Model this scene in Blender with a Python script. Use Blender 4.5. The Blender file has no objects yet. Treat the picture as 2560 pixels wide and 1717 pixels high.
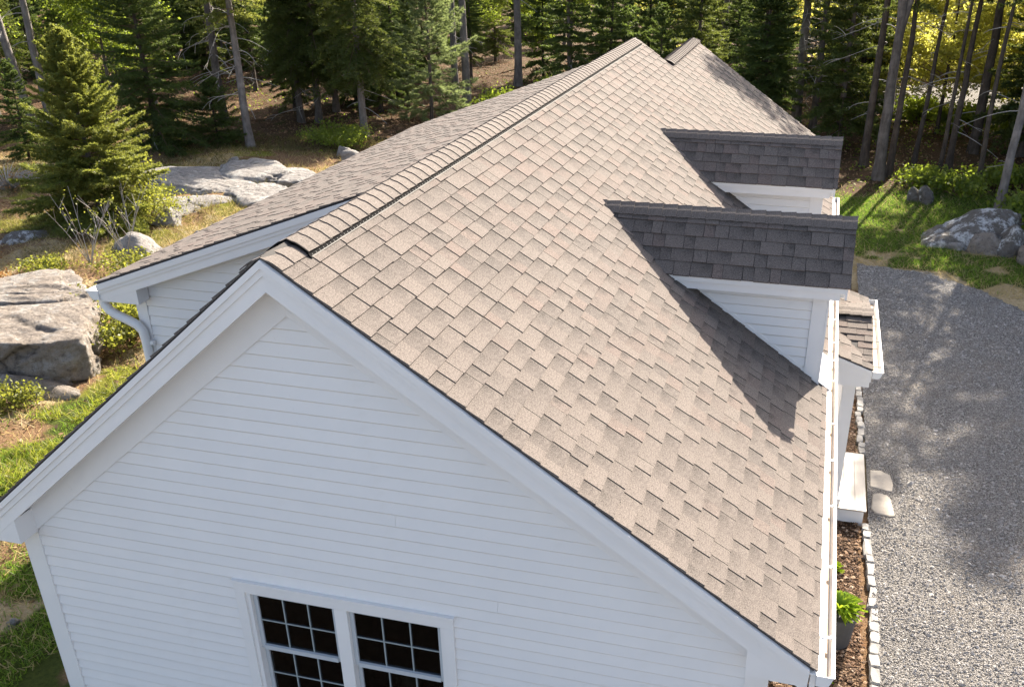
import bpy, math, random
import numpy as np
from mathutils import Vector, Matrix

# ------------------------------------------------------------------ camera, light, exposure
scene = bpy.context.scene
COL = scene.collection
cam_data = bpy.data.cameras.new("camera")
cam = bpy.data.objects.new("camera", cam_data)
COL.objects.link(cam)
CAM_POS = np.array([3.1372, -4.884, 1.7936])
YAW, PITCH, ROLL = -0.2583, 0.4819, -0.0015
F_PX = 2383.59
def cam_basis():
    f = np.array([math.sin(YAW) * math.cos(PITCH), math.cos(YAW) * math.cos(PITCH), -math.sin(PITCH)])
    r = np.array([math.cos(YAW), -math.sin(YAW), 0.0])
    u = np.cross(r, f)
    c, s = math.cos(ROLL), math.sin(ROLL)
    return c * r + s * u, -s * r + c * u, f
CR, CU, CF = cam_basis()
cam.matrix_world = Matrix(((CR[0], CU[0], -CF[0], CAM_POS[0]), (CR[1], CU[1], -CF[1], CAM_POS[1]),
                           (CR[2], CU[2], -CF[2], CAM_POS[2]), (0, 0, 0, 1)))
cam_data.sensor_fit = 'HORIZONTAL'
cam_data.sensor_width = 36.0
cam_data.lens = F_PX / 2560 * 36
cam_data.shift_x = -115.06 / 2560
cam_data.shift_y = 183.55 / 2560
cam_data.clip_end = 1000
cam_data.clip_start = 0.05
scene.camera = cam

SUN = np.array([0.54, 2.07, 1.353]); SUN /= np.linalg.norm(SUN)
SUN_EL = math.asin(SUN[2]); SUN_AZ = math.atan2(SUN[0], SUN[1])
world = bpy.data.worlds.new("World"); scene.world = world
world.use_nodes = True
wn = world.node_tree; wn.nodes.clear()
w_out = wn.nodes.new('ShaderNodeOutputWorld'); w_bg = wn.nodes.new('ShaderNodeBackground')
w_sky = wn.nodes.new('ShaderNodeTexSky'); w_sky.sky_type = 'NISHITA'; w_sky.sun_disc = False
w_sky.sun_elevation = SUN_EL; w_sky.sun_rotation = SUN_AZ
w_sky.altitude = 20; w_sky.air_density = 0.8; w_sky.dust_density = 3.0; w_sky.ozone_density = 0.6
w_bg.inputs['Strength'].default_value = 0.086
w_hs = wn.nodes.new('ShaderNodeHueSaturation'); w_hs.inputs['Saturation'].default_value = 0.8
wn.links.new(w_sky.outputs[0], w_hs.inputs['Color']); wn.links.new(w_hs.outputs[0], w_bg.inputs[0]); wn.links.new(w_bg.outputs[0], w_out.inputs[0])
sd = bpy.data.lights.new("sun", 'SUN'); sd.energy = 4.5; sd.angle = math.radians(0.5); sd.color = (1.0, 0.9, 0.76)
sun = bpy.data.objects.new("sun", sd); COL.objects.link(sun)
sun.rotation_euler = Vector(SUN.tolist()).to_track_quat('Z', 'Y').to_euler()
scene.view_settings.view_transform = 'Standard'
scene.view_settings.look = 'None'
scene.view_settings.exposure = 2.12
scene.view_settings.gamma = 1.0
scene.view_settings.use_curve_mapping = False
scene.render.engine = 'CYCLES'
scene.cycles.use_denoising = True
scene.cycles.max_bounces = 8
scene.cycles.diffuse_bounces = 4
scene.cycles.transparent_max_bounces = 16

GZ = -5.25                       # ground level (the ridge apex is z = 0)
rng = np.random.default_rng(7)
random.seed(7)

# ------------------------------------------------------------------ noise
_perm = np.random.default_rng(3).permutation(512).astype(np.int64)
def _hash(ix, iy, iz):
    return _perm[(_perm[(_perm[ix & 511] + iy) & 511] + iz) & 511] / 511.0
def vnoise(p):
    p = np.asarray(p, float); i = np.floor(p).astype(np.int64); f = p - i
    f = f * f * (3 - 2 * f)
    x, y, z = i[..., 0], i[..., 1], i[..., 2]; fx, fy, fz = f[..., 0], f[..., 1], f[..., 2]
    def L(a, b, t): return a + (b - a) * t
    return L(L(L(_hash(x, y, z), _hash(x + 1, y, z), fx), L(_hash(x, y + 1, z), _hash(x + 1, y + 1, z), fx), fy),
             L(L(_hash(x, y, z + 1), _hash(x + 1, y, z + 1), fx), L(_hash(x, y + 1, z + 1), _hash(x + 1, y + 1, z + 1), fx), fy), fz) * 2 - 1
def fbm(p, o=4):
    p = np.asarray(p, float); a, s = 1.0, 0.0
    for k in range(o):
        s = s + a * vnoise(p + 17.3 * k); p = p * 2.03; a *= 0.5
    return s
def smooth(a, b, x):
    t = np.clip((x - a) / (b - a), 0, 1); return t * t * (3 - 2 * t)
def unit(v): return v / (np.linalg.norm(v, axis=-1, keepdims=True) + 1e-12)

# ------------------------------------------------------------------ objects
WORLD = {}
def tag(o, label=None, cat=None, group=None, kind=None):
    if label: o['label'] = label
    if cat: o['category'] = cat
    if group: o['group'] = group
    if kind: o['kind'] = kind
    return o
def empty(name, loc, label, cat, group=None):
    o = bpy.data.objects.new(name, None); COL.objects.link(o); o.location = loc
    o.empty_display_size = 0.2
    WORLD[o] = np.array(loc, float)
    return tag(o, label, cat, group)
def make_mesh(name, V, F, mat, smooth_shade=False, uv=None, tone=None):
    V = np.asarray(V, np.float32); me = bpy.data.meshes.new(name)
    if isinstance(F, np.ndarray):
        n, k = F.shape
        me.vertices.add(len(V)); me.vertices.foreach_set('co', V.ravel())
        me.loops.add(n * k); me.loops.foreach_set('vertex_index', F.astype(np.int32).ravel())
        me.polygons.add(n); me.polygons.foreach_set('loop_start', np.arange(0, n * k, k, dtype=np.int32))
        me.update(calc_edges=True)
    else:
        me.from_pydata(V.tolist(), [], [list(map(int, f)) for f in F]); me.update()
    if uv is not None:
        l = me.uv_layers.new(name='UVMap'); vi = np.empty(len(me.loops), np.int32); me.loops.foreach_get('vertex_index', vi)
        l.data.foreach_set('uv', np.asarray(uv, np.float32)[vi].ravel())
    if tone is not None:
        a = me.attributes.new('tone', 'FLOAT', 'POINT'); a.data.foreach_set('value', np.asarray(tone, np.float32))
    me.polygons.foreach_set('use_smooth', np.full(len(me.polygons), bool(smooth_shade)))
    for m in (mat if isinstance(mat, (list, tuple)) else [mat]): me.materials.append(m)
    return me
def put(name, V, F, mat, parent=None, smooth_shade=False, uv=None, tone=None, origin=None):
    """link ONE mesh object; V in world coordinates"""
    V = np.asarray(V, float)
    if origin is None:
        lo, hi = V.min(0), V.max(0); origin = np.array([(lo[0] + hi[0]) / 2, (lo[1] + hi[1]) / 2, lo[2]])
    me = make_mesh(name, V - origin, F, mat, smooth_shade, uv, tone)
    o = bpy.data.objects.new(name, me); COL.objects.link(o)
    WORLD[o] = np.array(origin, float)
    if parent is not None:
        o.parent = parent; o.location = origin - WORLD[parent]
    else: o.location = origin
    return o
class MB:
    def __init__(s): s.V = []; s.F = []
    def add(s, V, F):
        b = len(s.V); s.V.extend([tuple(v) for v in V]); s.F.extend([tuple(int(i) + b for i in f) for f in F]); return s
    def box(s, a, b):
        x0, y0, z0 = a; x1, y1, z1 = b
        return s.add([(x0, y0, z0), (x1, y0, z0), (x1, y1, z0), (x0, y1, z0), (x0, y0, z1), (x1, y0, z1), (x1, y1, z1), (x0, y1, z1)],
                     [(0, 3, 2, 1), (4, 5, 6, 7), (0, 1, 5, 4), (1, 2, 6, 5), (2, 3, 7, 6), (3, 0, 4, 7)])
    def prism(s, poly, d):
        """polygon (list of 3D points) swept along d"""
        n = len(poly); P = [np.array(p, float) for p in poly]; Q = [p + np.array(d, float) for p in P]
        F = [tuple(range(n))[::-1], tuple(range(n, 2 * n))] + [(i, (i + 1) % n, n + (i + 1) % n, n + i) for i in range(n)]
        return s.add(P + Q, F)
    def tube(s, pts, radii, k=6, caps=True):
        V, F = tube(pts, radii, k, caps); return s.add(V, F)
    def put(s, name, mat, parent=None, smooth_shade=False, **kw): return put(name, s.V, s.F, mat, parent, smooth_shade, **kw)
def tube(pts, radii, k=6, caps=True, squash=None):
    P = np.asarray(pts, float); n = len(P)
    T = np.gradient(P, axis=0); T = unit(T)
    ref = np.array([0, 0, 1.0]) if abs(T[0][2]) < 0.9 else np.array([1.0, 0, 0])
    V = []; A = unit(np.cross(T[0], ref))
    for i in range(n):
        A = unit(A - T[i] * (A @ T[i])); B = np.cross(T[i], A)
        for j in range(k):
            a = 2 * math.pi * j / k; V.append(P[i] + radii[i] * (math.cos(a) * A + math.sin(a) * B))
    F = [(i * k + j, i * k + (j + 1) % k, (i + 1) * k + (j + 1) % k, (i + 1) * k + j) for i in range(n - 1) for j in range(k)]
    if caps: F += [tuple(range(k))[::-1], tuple((n - 1) * k + j for j in range(k))]
    return V, F

# ------------------------------------------------------------------ materials
def mat_new(name):
    m = bpy.data.materials.new(name); m.use_nodes = True; nt = m.node_tree; nt.nodes.clear()
    out = nt.nodes.new('ShaderNodeOutputMaterial'); return m, nt, out
class G:
    """tiny node helper"""
    def __init__(s, name):
        s.m, s.nt, s.out = mat_new(name)
        s.tc = s.nt.nodes.new('ShaderNodeTexCoord')
    def n(s, t, **kw):
        x = s.nt.nodes.new(t)
        for k, v in kw.items(): setattr(x, k, v)
        return x
    def l(s, a, b): s.nt.links.new(a, b)
    def val(s, sock, v):
        if hasattr(v, 'is_linked') or isinstance(v, bpy.types.NodeSocket): s.l(v, sock)
        else: sock.default_value = v
    def noise(s, scale, detail=3, rough=0.6, vec=None, w=None, out='Fac'):
        x = s.n('ShaderNodeTexNoise')
        if w is not None: x.noise_dimensions = '4D'; s.l(w, x.inputs['W'])
        x.inputs['Scale'].default_value = scale; x.inputs['Detail'].default_value = detail; x.inputs['Roughness'].default_value = rough
        s.l(vec or s.tc.outputs['Object'], x.inputs['Vector']); return x.outputs[out]
    def vor(s, scale, vec=None, feature='F1', out='Distance', rnd=1.0):
        x = s.n('ShaderNodeTexVoronoi'); x.feature = feature; x.inputs['Scale'].default_value = scale
        x.inputs['Randomness'].default_value = rnd
        s.l(vec or s.tc.outputs['Object'], x.inputs['Vector']); return x.outputs[out]
    def ramp(s, fac, stops, interp='LINEAR'):
        x = s.n('ShaderNodeValToRGB'); x.color_ramp.interpolation = interp; e = x.color_ramp.elements
        while len(e) < len(stops): e.new(0.5)
        for i, (p, c) in enumerate(stops):
            e[i].position = p; e[i].color = (*c, 1) if len(c) == 3 else c
        s.l(fac, x.inputs[0]); return x.outputs[0]
    def mapr(s, v, a, b, c=0.0, d=1.0):
        x = s.n('ShaderNodeMapRange'); x.inputs[1].default_value = a; x.inputs[2].default_value = b
        x.inputs[3].default_value = c; x.inputs[4].default_value = d; s.l(v, x.inputs[0]); return x.outputs[0]
    def mix(s, fac, a, b, mode='MIX'):
        x = s.n('ShaderNodeMix', data_type='RGBA', blend_type=mode)
        s.val(x.inputs[0], fac)
        for sock, v in ((x.inputs[6], a), (x.inputs[7], b)):
            if isinstance(v, tuple): sock.default_value = (*v, 1)
            else: s.l(v, sock)
        return x.outputs[2]
    def math(s, op, a, b=0.0, c=0.0):
        x = s.n('ShaderNodeMath', operation=op)
        for i, v in enumerate((a, b, c)): s.val(x.inputs[i], v)
        return x.outputs[0]
    def bump(s, h, strength=0.3, dist=0.01):
        x = s.n('ShaderNodeBump'); x.inputs['Strength'].default_value = strength; x.inputs['Distance'].default_value = dist
        s.l(h, x.inputs['Height']); return x.outputs[0]
    def isl(s): return s.n('ShaderNodeNewGeometry').outputs['Random Per Island']
    def objrand(s): return s.n('ShaderNodeObjectInfo').outputs['Random']
    def attr(s, name, out='Fac'):
        x = s.n('ShaderNodeAttribute'); x.attribute_name = name; return x.outputs[out]
    def pbr(s, color, rough=0.7, bump=None, spec=0.4, metal=0.0):
        b = s.n('ShaderNodeBsdfPrincipled')
        if isinstance(color, tuple): b.inputs['Base Color'].default_value = (*color, 1)
        else: s.l(color, b.inputs['Base Color'])
        s.val(b.inputs['Roughness'], rough); b.inputs['Specular IOR Level'].default_value = spec; b.inputs['Metallic'].default_value = metal
        if bump is not None: s.l(bump, b.inputs['Normal'])
        s.l(b.outputs[0], s.out.inputs[0]); return s.m

def mat_white(name, c=(0.82, 0.805, 0.785), rough=0.45):
    g = G(name); n = g.noise(1.3, 4); n2 = g.noise(40, 2); orr = g.objrand()
    col = g.mix(g.mapr(n, 0.35, 0.75), c, tuple(x * 0.92 for x in c)); col = g.mix(g.math('MULTIPLY', orr, 0.6), col, tuple(x * q for x, q in zip(c, (0.92, 0.925, 0.935))))
    col = g.mix(g.mapr(g.noise(4.5, 5, 0.7), 0.6, 0.8, 0, 0.3), col, tuple(x * q for x, q in zip(c, (0.85, 0.83, 0.79))))
    col = g.mix(g.mapr(n2, 0.68, 0.8, 0, 0.25), col, (0.6, 0.58, 0.53))
    return g.pbr(col, rough, g.bump(g.noise(220, 2), 0.05, 0.002), 0.4)
M_WHITE = mat_white("white_trim_paint")
M_CLAP = mat_white("white_clapboard_paint", (0.80, 0.785, 0.765), 0.5)
M_GUTTER = mat_white("white_aluminium", (0.8, 0.8, 0.79), 0.35)

def mat_shingle(name, light, dark, pinkish, granules=1.0):
    g = G(name); isl = g.isl(); tone = g.attr('tone')
    uv = g.n('ShaderNodeUVMap').outputs[0]
    sep = g.n('ShaderNodeSeparateXYZ'); g.l(uv, sep.inputs[0])
    gran = g.noise(130, 3, 0.75, w=isl); fine = g.noise(330, 2, 0.7, w=isl); med = g.noise(16, 3, 0.6, w=isl); big = g.noise(11, 3, 0.6, w=isl)
    base = g.mix(tone, dark, light)
    base = g.mix(g.mapr(g.math('FRACT', g.math('MULTIPLY', isl, 7.31)), 0.5, 1.0, 0, 0.85), base, pinkish)
    base = g.mix(g.mapr(med, 0.35, 0.7, 0, 0.5), base, g.mix(0.6, dark, base))
    # printed darker band at the head of the recessed tabs
    band = g.math('MULTIPLY', g.mapr(g.math('ADD', sep.outputs[1], g.math('MULTIPLY', big, 0.9)), 0.78, 1.25),
                  g.mapr(g.math('ADD', sep.outputs[0], g.math('MULTIPLY', big, 0.9)), 0.6, 1.25))
    band = g.math('MULTIPLY', band, g.mapr(tone, 0.75, 0.35, 0.15, 1.0))
    base = g.mix(g.math('MULTIPLY', band, 0.75), base, tuple(x * 0.3 for x in dark))
    base = g.mix(g.mapr(gran, 0.38, 0.62, 0.0, 1.0), g.mix(0.42 * granules, base, (0.03, 0.026, 0.024)), g.mix(0.3 * granules, base, (0.34, 0.3, 0.27)))
    base = g.mix(g.mapr(fine, 0.6, 0.75, 0, 0.5), base, (0.04, 0.036, 0.034))
    return g.pbr(base, 0.95, g.bump(gran, 0.5, 0.003), 0.15)
M_SHINGLE = mat_shingle("tan_architectural_shingle", (0.146, 0.122, 0.107), (0.082, 0.07, 0.063), (0.145, 0.105, 0.09))
M_CAP = mat_shingle("tan_ridge_cap_shingle", (0.142, 0.119, 0.104), (0.114, 0.096, 0.085), (0.136, 0.111, 0.096))
M_DECK = G("asphalt_underlay").pbr((0.05, 0.045, 0.042), 0.9)
M_BLACK = G("black_plastic").pbr((0.012, 0.012, 0.012), 0.95, None, 0.05)
M_LOUVRE = G("louvre_plastic").pbr((0.10, 0.095, 0.09), 0.8, None, 0.1)
M_GREY = G("grey_metal_edge").pbr((0.13, 0.12, 0.11), 0.7, None, 0.2)
def _debris():
    g = G("gutter_debris"); n = g.noise(30, 4)
    return g.pbr(g.mix(g.mapr(n, 0.3, 0.7), (0.62, 0.5, 0.38), (0.45, 0.34, 0.24)), 0.8)
M_DEBRIS = _debris()
def _glass():
    g = G("window_glass"); t = g.n('ShaderNodeBsdfTransparent'); t.inputs[0].default_value = (0.5, 0.58, 0.68, 1)
    gl = g.n('ShaderNodeBsdfGlossy'); gl.inputs['Roughness'].default_value = 0.02
    fr = g.n('ShaderNodeFresnel'); fr.inputs[0].default_value = 1.55
    mx = g.n('ShaderNodeMixShader'); g.l(fr.outputs[0], mx.inputs[0]); g.l(t.outputs[0], mx.inputs[1]); g.l(gl.outputs[0], mx.inputs[2])
    g.l(mx.outputs[0], g.out.inputs[0]); return g.m
M_GLASS = _glass()
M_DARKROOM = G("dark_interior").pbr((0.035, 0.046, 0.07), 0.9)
M_MUNTIN = G("grey_green_muntin").pbr((0.3, 0.34, 0.34), 0.5)
M_SASH = G("pale_vinyl_sash").pbr((0.5, 0.53, 0.55), 0.4)
def _deckwood():
    g = G("pale_painted_deck"); mp = g.n('ShaderNodeMapping'); mp.inputs['Scale'].default_value = (14, 0.8, 14); g.l(g.tc.outputs['Object'], mp.inputs[0])
    n = g.noise(5, 4, 0.6, mp.outputs[0]); isl = g.objrand()
    return g.pbr(g.mix(g.mapr(n, 0.3, 0.7), g.mix(isl, (0.55, 0.5, 0.44), (0.5, 0.46, 0.4)), (0.46, 0.41, 0.35)), 0.6, g.bump(n, 0.2, 0.003))
M_DECKBOARD = _deckwood()
def _granite(name, base, pale, stain, lichen=0.35):
    g = G(name); r = g.objrand()
    n1 = g.noise(0.9, 5, 0.65); n2 = g.noise(6, 5, 0.7); n3 = g.noise(60, 3, 0.7)
    c = g.mix(g.mapr(n1, 0.3, 0.7), base, stain); c = g.mix(g.mapr(n2, 0.45, 0.75, 0, 0.8), c, pale)
    c = g.mix(g.mapr(g.noise(2.2, 6, 0.75), 0.50, 0.58, 0, min(1, lichen)), c, (0.56, 0.56, 0.54) if lichen < 1 else (0.72, 0.73, 0.74))
    c = g.mix(g.mapr(g.noise(2.1, 5, 0.75), 0.62, 0.72, 0, 0.75), c, (0.07, 0.065, 0.06))
    c = g.mix(g.mapr(n3, 0.3, 0.7, 0, 0.5), c, g.mix(1.0, c, (0.55, 0.55, 0.55), 'MULTIPLY'))
    h = g.math('ADD', g.math('ADD', g.math('MULTIPLY', g.noise(7, 7, 0.8), 1.3), g.math('MULTIPLY', n3, 0.3)), g.math('MULTIPLY', g.vor(5.5, feature='F1'), -0.5))
    c = g.mix(g.mapr(g.noise(11, 6, 0.8), 0.5, 0.68, 0, 0.75), c, tuple(x * 0.42 for x in stain))
    c = g.mix(g.mapr(g.attr('tone'), 0.0, 0.8, 0.25, 1), (0.06, 0.05, 0.042), c)
    return g.pbr(c, 0.9, g.bump(h, 1.0, 0.09), 0.25)
M_GRANITE = _granite("grey_granite", (0.34, 0.29, 0.243), (0.41, 0.355, 0.305), (0.235, 0.195, 0.16))
M_GRANITE_PALE = _granite("pale_granite", (0.38, 0.355, 0.335), (0.45, 0.42, 0.395), (0.30, 0.275, 0.255), 0.5)
M_GRANITE_DARK = _granite("dark_lichen_granite", (0.2, 0.185, 0.17), (0.28, 0.26, 0.24), (0.15, 0.13, 0.11), 2.2)
def _stone(name, a, b):
    g = G(name); r = g.objrand(); n = g.noise(14, 5, 0.65); n2 = g.noise(120, 2)
    c = g.mix(r, a, b); c = g.mix(g.mapr(n, 0.45, 0.75, 0, 0.5), c, tuple(x * 0.72 for x in a))
    return g.pbr(c, 0.85, g.bump(g.math('ADD', n, g.math('MULTIPLY', n2, 0.3)), 0.5, 0.01), 0.25)
M_COBBLE = _stone("granite_edging", (0.33, 0.315, 0.295), (0.24, 0.23, 0.215))
M_FLAG = _stone("pale_flagstone", (0.38, 0.34, 0.29), (0.34, 0.305, 0.26))
M_PEBBLE = None
def _bark(name, a, b, scale=9):
    g = G(name); mp = g.n('ShaderNodeMapping'); mp.inputs['Scale'].default_value = (1, 1, 0.3); g.l(g.tc.outputs['Object'], mp.inputs[0])
    n = g.noise(scale, 6, 0.7, mp.outputs[0]); n2 = g.noise(1.7, 4, 0.6)
    c = g.mix(g.mapr(n, 0.35, 0.68), a, b); c = g.mix(g.mapr(n2, 0.5, 0.72, 0, 0.6), c, tuple(min(1, x * 1.7) for x in b))
    return g.pbr(c, 0.95, g.bump(n, 0.9, 0.03), 0.15)
M_BARK = _bark("grey_brown_bark", (0.07, 0.058, 0.05), (0.15, 0.13, 0.115))
M_BARK_PALE = _bark("pale_grey_bark", (0.11, 0.098, 0.09), (0.23, 0.205, 0.19))
M_BARK_DARK = _bark("dark_bark", (0.04, 0.033, 0.027), (0.10, 0.08, 0.065))
M_TWIG = G("dead_grey_twig").pbr((0.33, 0.305, 0.28), 0.9)
M_TWIG_BROWN = G("brown_twig").pbr((0.16, 0.1, 0.065), 0.9)
def mat_leaf(name, a, b, trans=0.45, tcol=None, nscale=0.7):
    """thin leaf or needle: reflects a..b, passes warmer light"""
    g = G(name); isl = g.isl(); n = g.noise(nscale, 3); orr = g.objrand()
    f = g.math('ADD', g.math('MULTIPLY', isl, 0.6), g.mapr(n, 0.3, 0.7, 0, 0.4))
    c = g.mix(f, a, b); c = g.mix(g.math('MULTIPLY', orr, 0.3), c, tuple(x * 0.7 for x in a))
    d = g.n('ShaderNodeBsdfDiffuse'); g.l(c, d.inputs[0])
    t = g.n('ShaderNodeBsdfTranslucent')
    if tcol: g.l(g.mix(f, tcol, tuple(min(1, x * 1.35) for x in tcol)), t.inputs[0])
    else: g.l(c, t.inputs[0])
    mx = g.n('ShaderNodeMixShader'); mx.inputs[0].default_value = trans; g.l(d.outputs[0], mx.inputs[1]); g.l(t.outputs[0], mx.inputs[2])
    gl = g.n('ShaderNodeBsdfGlossy'); gl.inputs['Roughness'].default_value = 0.5; gl.inputs[0].default_value = (0.5, 0.5, 0.45, 1)
    m2 = g.n('ShaderNodeMixShader'); m2.inputs[0].default_value = 0.05; g.l(mx.outputs[0], m2.inputs[1]); g.l(gl.outputs[0], m2.inputs[2])
    g.l(m2.outputs[0], g.out.inputs[0]); return g.m
M_SPRUCE_LIT = mat_leaf("sunlit_spruce_needles", (0.105, 0.14, 0.028), (0.22, 0.235, 0.06), 0.45, (0.28, 0.3, 0.05))  # lit copy of the spruce needles: sunlight put into a brighter, yellower colour
M_SPRUCE = mat_leaf("dark_spruce_needles", (0.04, 0.068, 0.018), (0.085, 0.12, 0.028), 0.42, (0.13, 0.18, 0.035))
M_CEDAR = mat_leaf("cedar_needles", (0.05, 0.075, 0.018), (0.10, 0.13, 0.03), 0.42, (0.16, 0.19, 0.035))
M_PINE = mat_leaf("blue_green_pine_needles", (0.10, 0.15, 0.075), (0.19, 0.24, 0.11), 0.45, (0.3, 0.36, 0.13))
M_LEAF = mat_leaf("fresh_green_leaves", (0.07, 0.115, 0.014), (0.13, 0.17, 0.024), 0.5, (0.27, 0.34, 0.035))
M_LEAF_YELLOW = mat_leaf("yellow_spring_leaves", (0.2, 0.21, 0.045), (0.3, 0.29, 0.075), 0.6, (0.6, 0.58, 0.11))
M_BUSH = mat_leaf("bush_leaves", (0.085, 0.105, 0.018), (0.165, 0.175, 0.035), 0.45, (0.32, 0.33, 0.045))
M_HOSTA = mat_leaf("bright_planter_leaves", (0.14, 0.26, 0.012), (0.26, 0.38, 0.03), 0.4, (0.35, 0.45, 0.03))
M_GRASS = mat_leaf("lawn_grass_blades", (0.05, 0.1, 0.012), (0.105, 0.155, 0.022), 0.45, (0.22, 0.36, 0.035), 0.5)
M_DRYGRASS = mat_leaf("dry_grass_blades", (0.30, 0.235, 0.11), (0.44, 0.36, 0.19), 0.4, (0.5, 0.39, 0.17))
M_LITTER = mat_leaf("fallen_leaves", (0.16, 0.085, 0.04), (0.34, 0.22, 0.13), 0.2)
M_HEATH = mat_leaf("rusty_ground_plants", (0.17, 0.085, 0.035), (0.3, 0.17, 0.06), 0.4, (0.35, 0.17, 0.05))

# ================================================================== HOUSE
M_R, M_L = 0.6879, 0.8356          # pitch of the right slope and of the front left slope
XE = 3.5436                        # right eave
WZ, M_W, XW = -0.1622, 0.3626, 4.1224   # rear left slope (shallower)
Y1, Y2, Y3 = 3.2333, 12.175, 15.744
X2 = 0.5417                        # second, lower ridge at the back
EXPO = 0.1429
house = empty('house', (0, 6, GZ), "white clapboard house with tan shingle roof and two gabled dormers", "house")

def roof_right(x): return -M_R * x
def roof_left(x): return -M_L * abs(x)
def roof_wing(x): return WZ - M_W * abs(x)

# ---- sheathing under the shingles (thick slabs)
def slab(mb, quad, t):
    q = [np.array(p, float) for p in quad]; n = unit(np.cross(q[1] - q[0], q[2] - q[0]))
    if n[2] < 0: n = -n
    mb.prism([p - n * t for p in q], n * (t - 0.003))
mb = MB()
slab(mb, [(0, 0.0, 0), (XE - .01, 0.0, roof_right(XE - .01)), (XE - .01, Y2, roof_right(XE - .01)), (0, Y2, 0)], 0.02)
slab(mb, [(X2, Y2 + .002, roof_right(X2)), (XE - .01, Y2 + .002, roof_right(XE - .01)), (XE - .01, Y3, roof_right(XE - .01)), (X2, Y3, roof_right(X2))], 0.02)
slab(mb, [(-0.001, 0.0, -0.001), (-3.04, 0.0, roof_left(3.04)), (-3.04, Y1 + .3, roof_left(3.04)), (-0.001, Y1 + .3, -0.001)], 0.02)
slab(mb, [(0.15, Y1, WZ + .15 * .3), (-XW + .01, Y1, roof_wing(XW - .01)), (-XW + .01, Y2, roof_wing(XW - .01)), (0.15, Y2, WZ + .15 * .3)], 0.02)
slab(mb, [(X2 - .001, Y2, roof_right(X2) - .001), (-2.46, Y2, roof_right(X2) - M_R * (X2 + 2.46)), (-2.46, Y3, roof_right(X2) - M_R * (X2 + 2.46)), (X2 - .001, Y3, roof_right(X2) - .001)], 0.02)
roof = mb.put('roof', M_DECK, house)

# ---- shingles
SH = []
SF = [(4, 7, 6, 5), (3, 2, 6, 7), (0, 3, 7, 4), (1, 5, 6, 2)]
def courses(O, U, Vv, Nn, edges, vr, key, rg, skip=None, wmin=0.12, wmax=0.235, lift=1.0):
    O, U, Vv, Nn = (np.array(a, float) for a in (O, U, Vv, Nn))
    for a, b in zip(edges[:-1], edges[1:]):
        v0, v1 = vr((a + b) / 2)
        if v1 - v0 < 0.03: continue
        v = v0; raised = rg.random() < .5; first = True
        while v < v1 - 1e-4:
            w = rg.uniform(wmin, wmax) if not first else rg.uniform(0.08, wmax)
            first = False
            e = min(v + w, v1)
            if v1 - e < 0.05: e = v1
            tb, tt = (0.0138, 0.0038) if raised else (0.0095, 0.0005)
            tb *= lift; tt *= lift
            jb = rg.normal(0, 0.002); sk = rg.normal(0, 0.004)
            g1 = 0.0021
            c = [(a, v + g1, -.004), (a, e - g1, -.004), (b + jb, e - g1 + sk * .3, -.004), (b + jb, v + g1 + sk * .3, -.004),
                 (a, v + g1, tt + .0012), (a, e - g1, tt), (b + jb, e - g1 + sk * .3, tb), (b + jb, v + g1 + sk * .3, tb + .0012)]
            P = np.array([O + U * s + Vv * q + Nn * h for s, q, h in c])
            uv = [(0, 1), (1, 1), (1, 0), (0, 0)] * 2
            tone = np.clip((0.74 if raised else 0.26) + rg.normal(0, 0.2), 0, 1)
            if skip is None or not skip(P.mean(0)):
                SH.append((P, uv, tone, key))
            raised = not raised if rg.random() < .85 else raised
            v = e

CR_ = 1 / math.hypot(1, M_R)
# dormer data: ridge y, ridge z, ridge start x, roof front x, wall front x
DORM = [dict(y=4.569, z=-0.757, x1=3.62, xf=3.44), dict(y=8.308, z=-0.737, x1=3.485, xf=3.31)]
D_HALF, D_P = 0.556, 0.961
def under_dormer(p):
    for d in DORM:
        dy = abs(p[1] - d['y'])
        if dy < 0.33 and p[2] < d['z'] - D_P * dy - 0.02 and p[0] < d['xf'] - 0.03: return True
        if dy < 0.40 and d['xf'] - 0.02 < p[0] < 3.7: return True
    return False
edges = [0.06] + [0.2426 + EXPO * i for i in range(29)] + [4.305]
edges = [e for i, e in enumerate(edges) if i == 0 or e - edges[i - 1] > .03]
U_R = np.array([CR_, 0, -M_R * CR_]); N_R = np.array([M_R * CR_, 0, CR_])
s_x2 = X2 / CR_
courses((0, 0, 0), U_R, (0, 1, 0), N_R, edges, lambda s: (-0.012, Y2 if s < s_x2 else Y3 + .01), 'roof', rng, under_dormer)
CW = 1 / math.hypot(1, M_W)
wl = XW / CW
courses((0, Y1, WZ), (-CW, 0, -M_W * CW), (0, 1, 0), (-M_W * CW, 0, CW), [0.02 + EXPO * i for i in range(30)] + [wl + .012], lambda s: (-.012, Y2 - Y1), 'roof', rng, None, .09, .24, 1.0)
CL = 1 / math.hypot(1, M_L)
courses((0, 0, 0), (-CL, 0, -M_L * CL), (0, 1, 0), (-M_L * CL, 0, CL), [0.06 + EXPO * i for i in range(27)] + [3.98], lambda s: (-.012, Y1 + .2), 'roof', rng)
courses((X2, Y2, roof_right(X2)), (-CR_, 0, -M_R * CR_), (0, 1, 0), (-M_R * CR_, 0, CR_), [0.06 + EXPO * i for i in range(25)], lambda s: (.02, Y3 - Y2), 'roof', rng)

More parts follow.
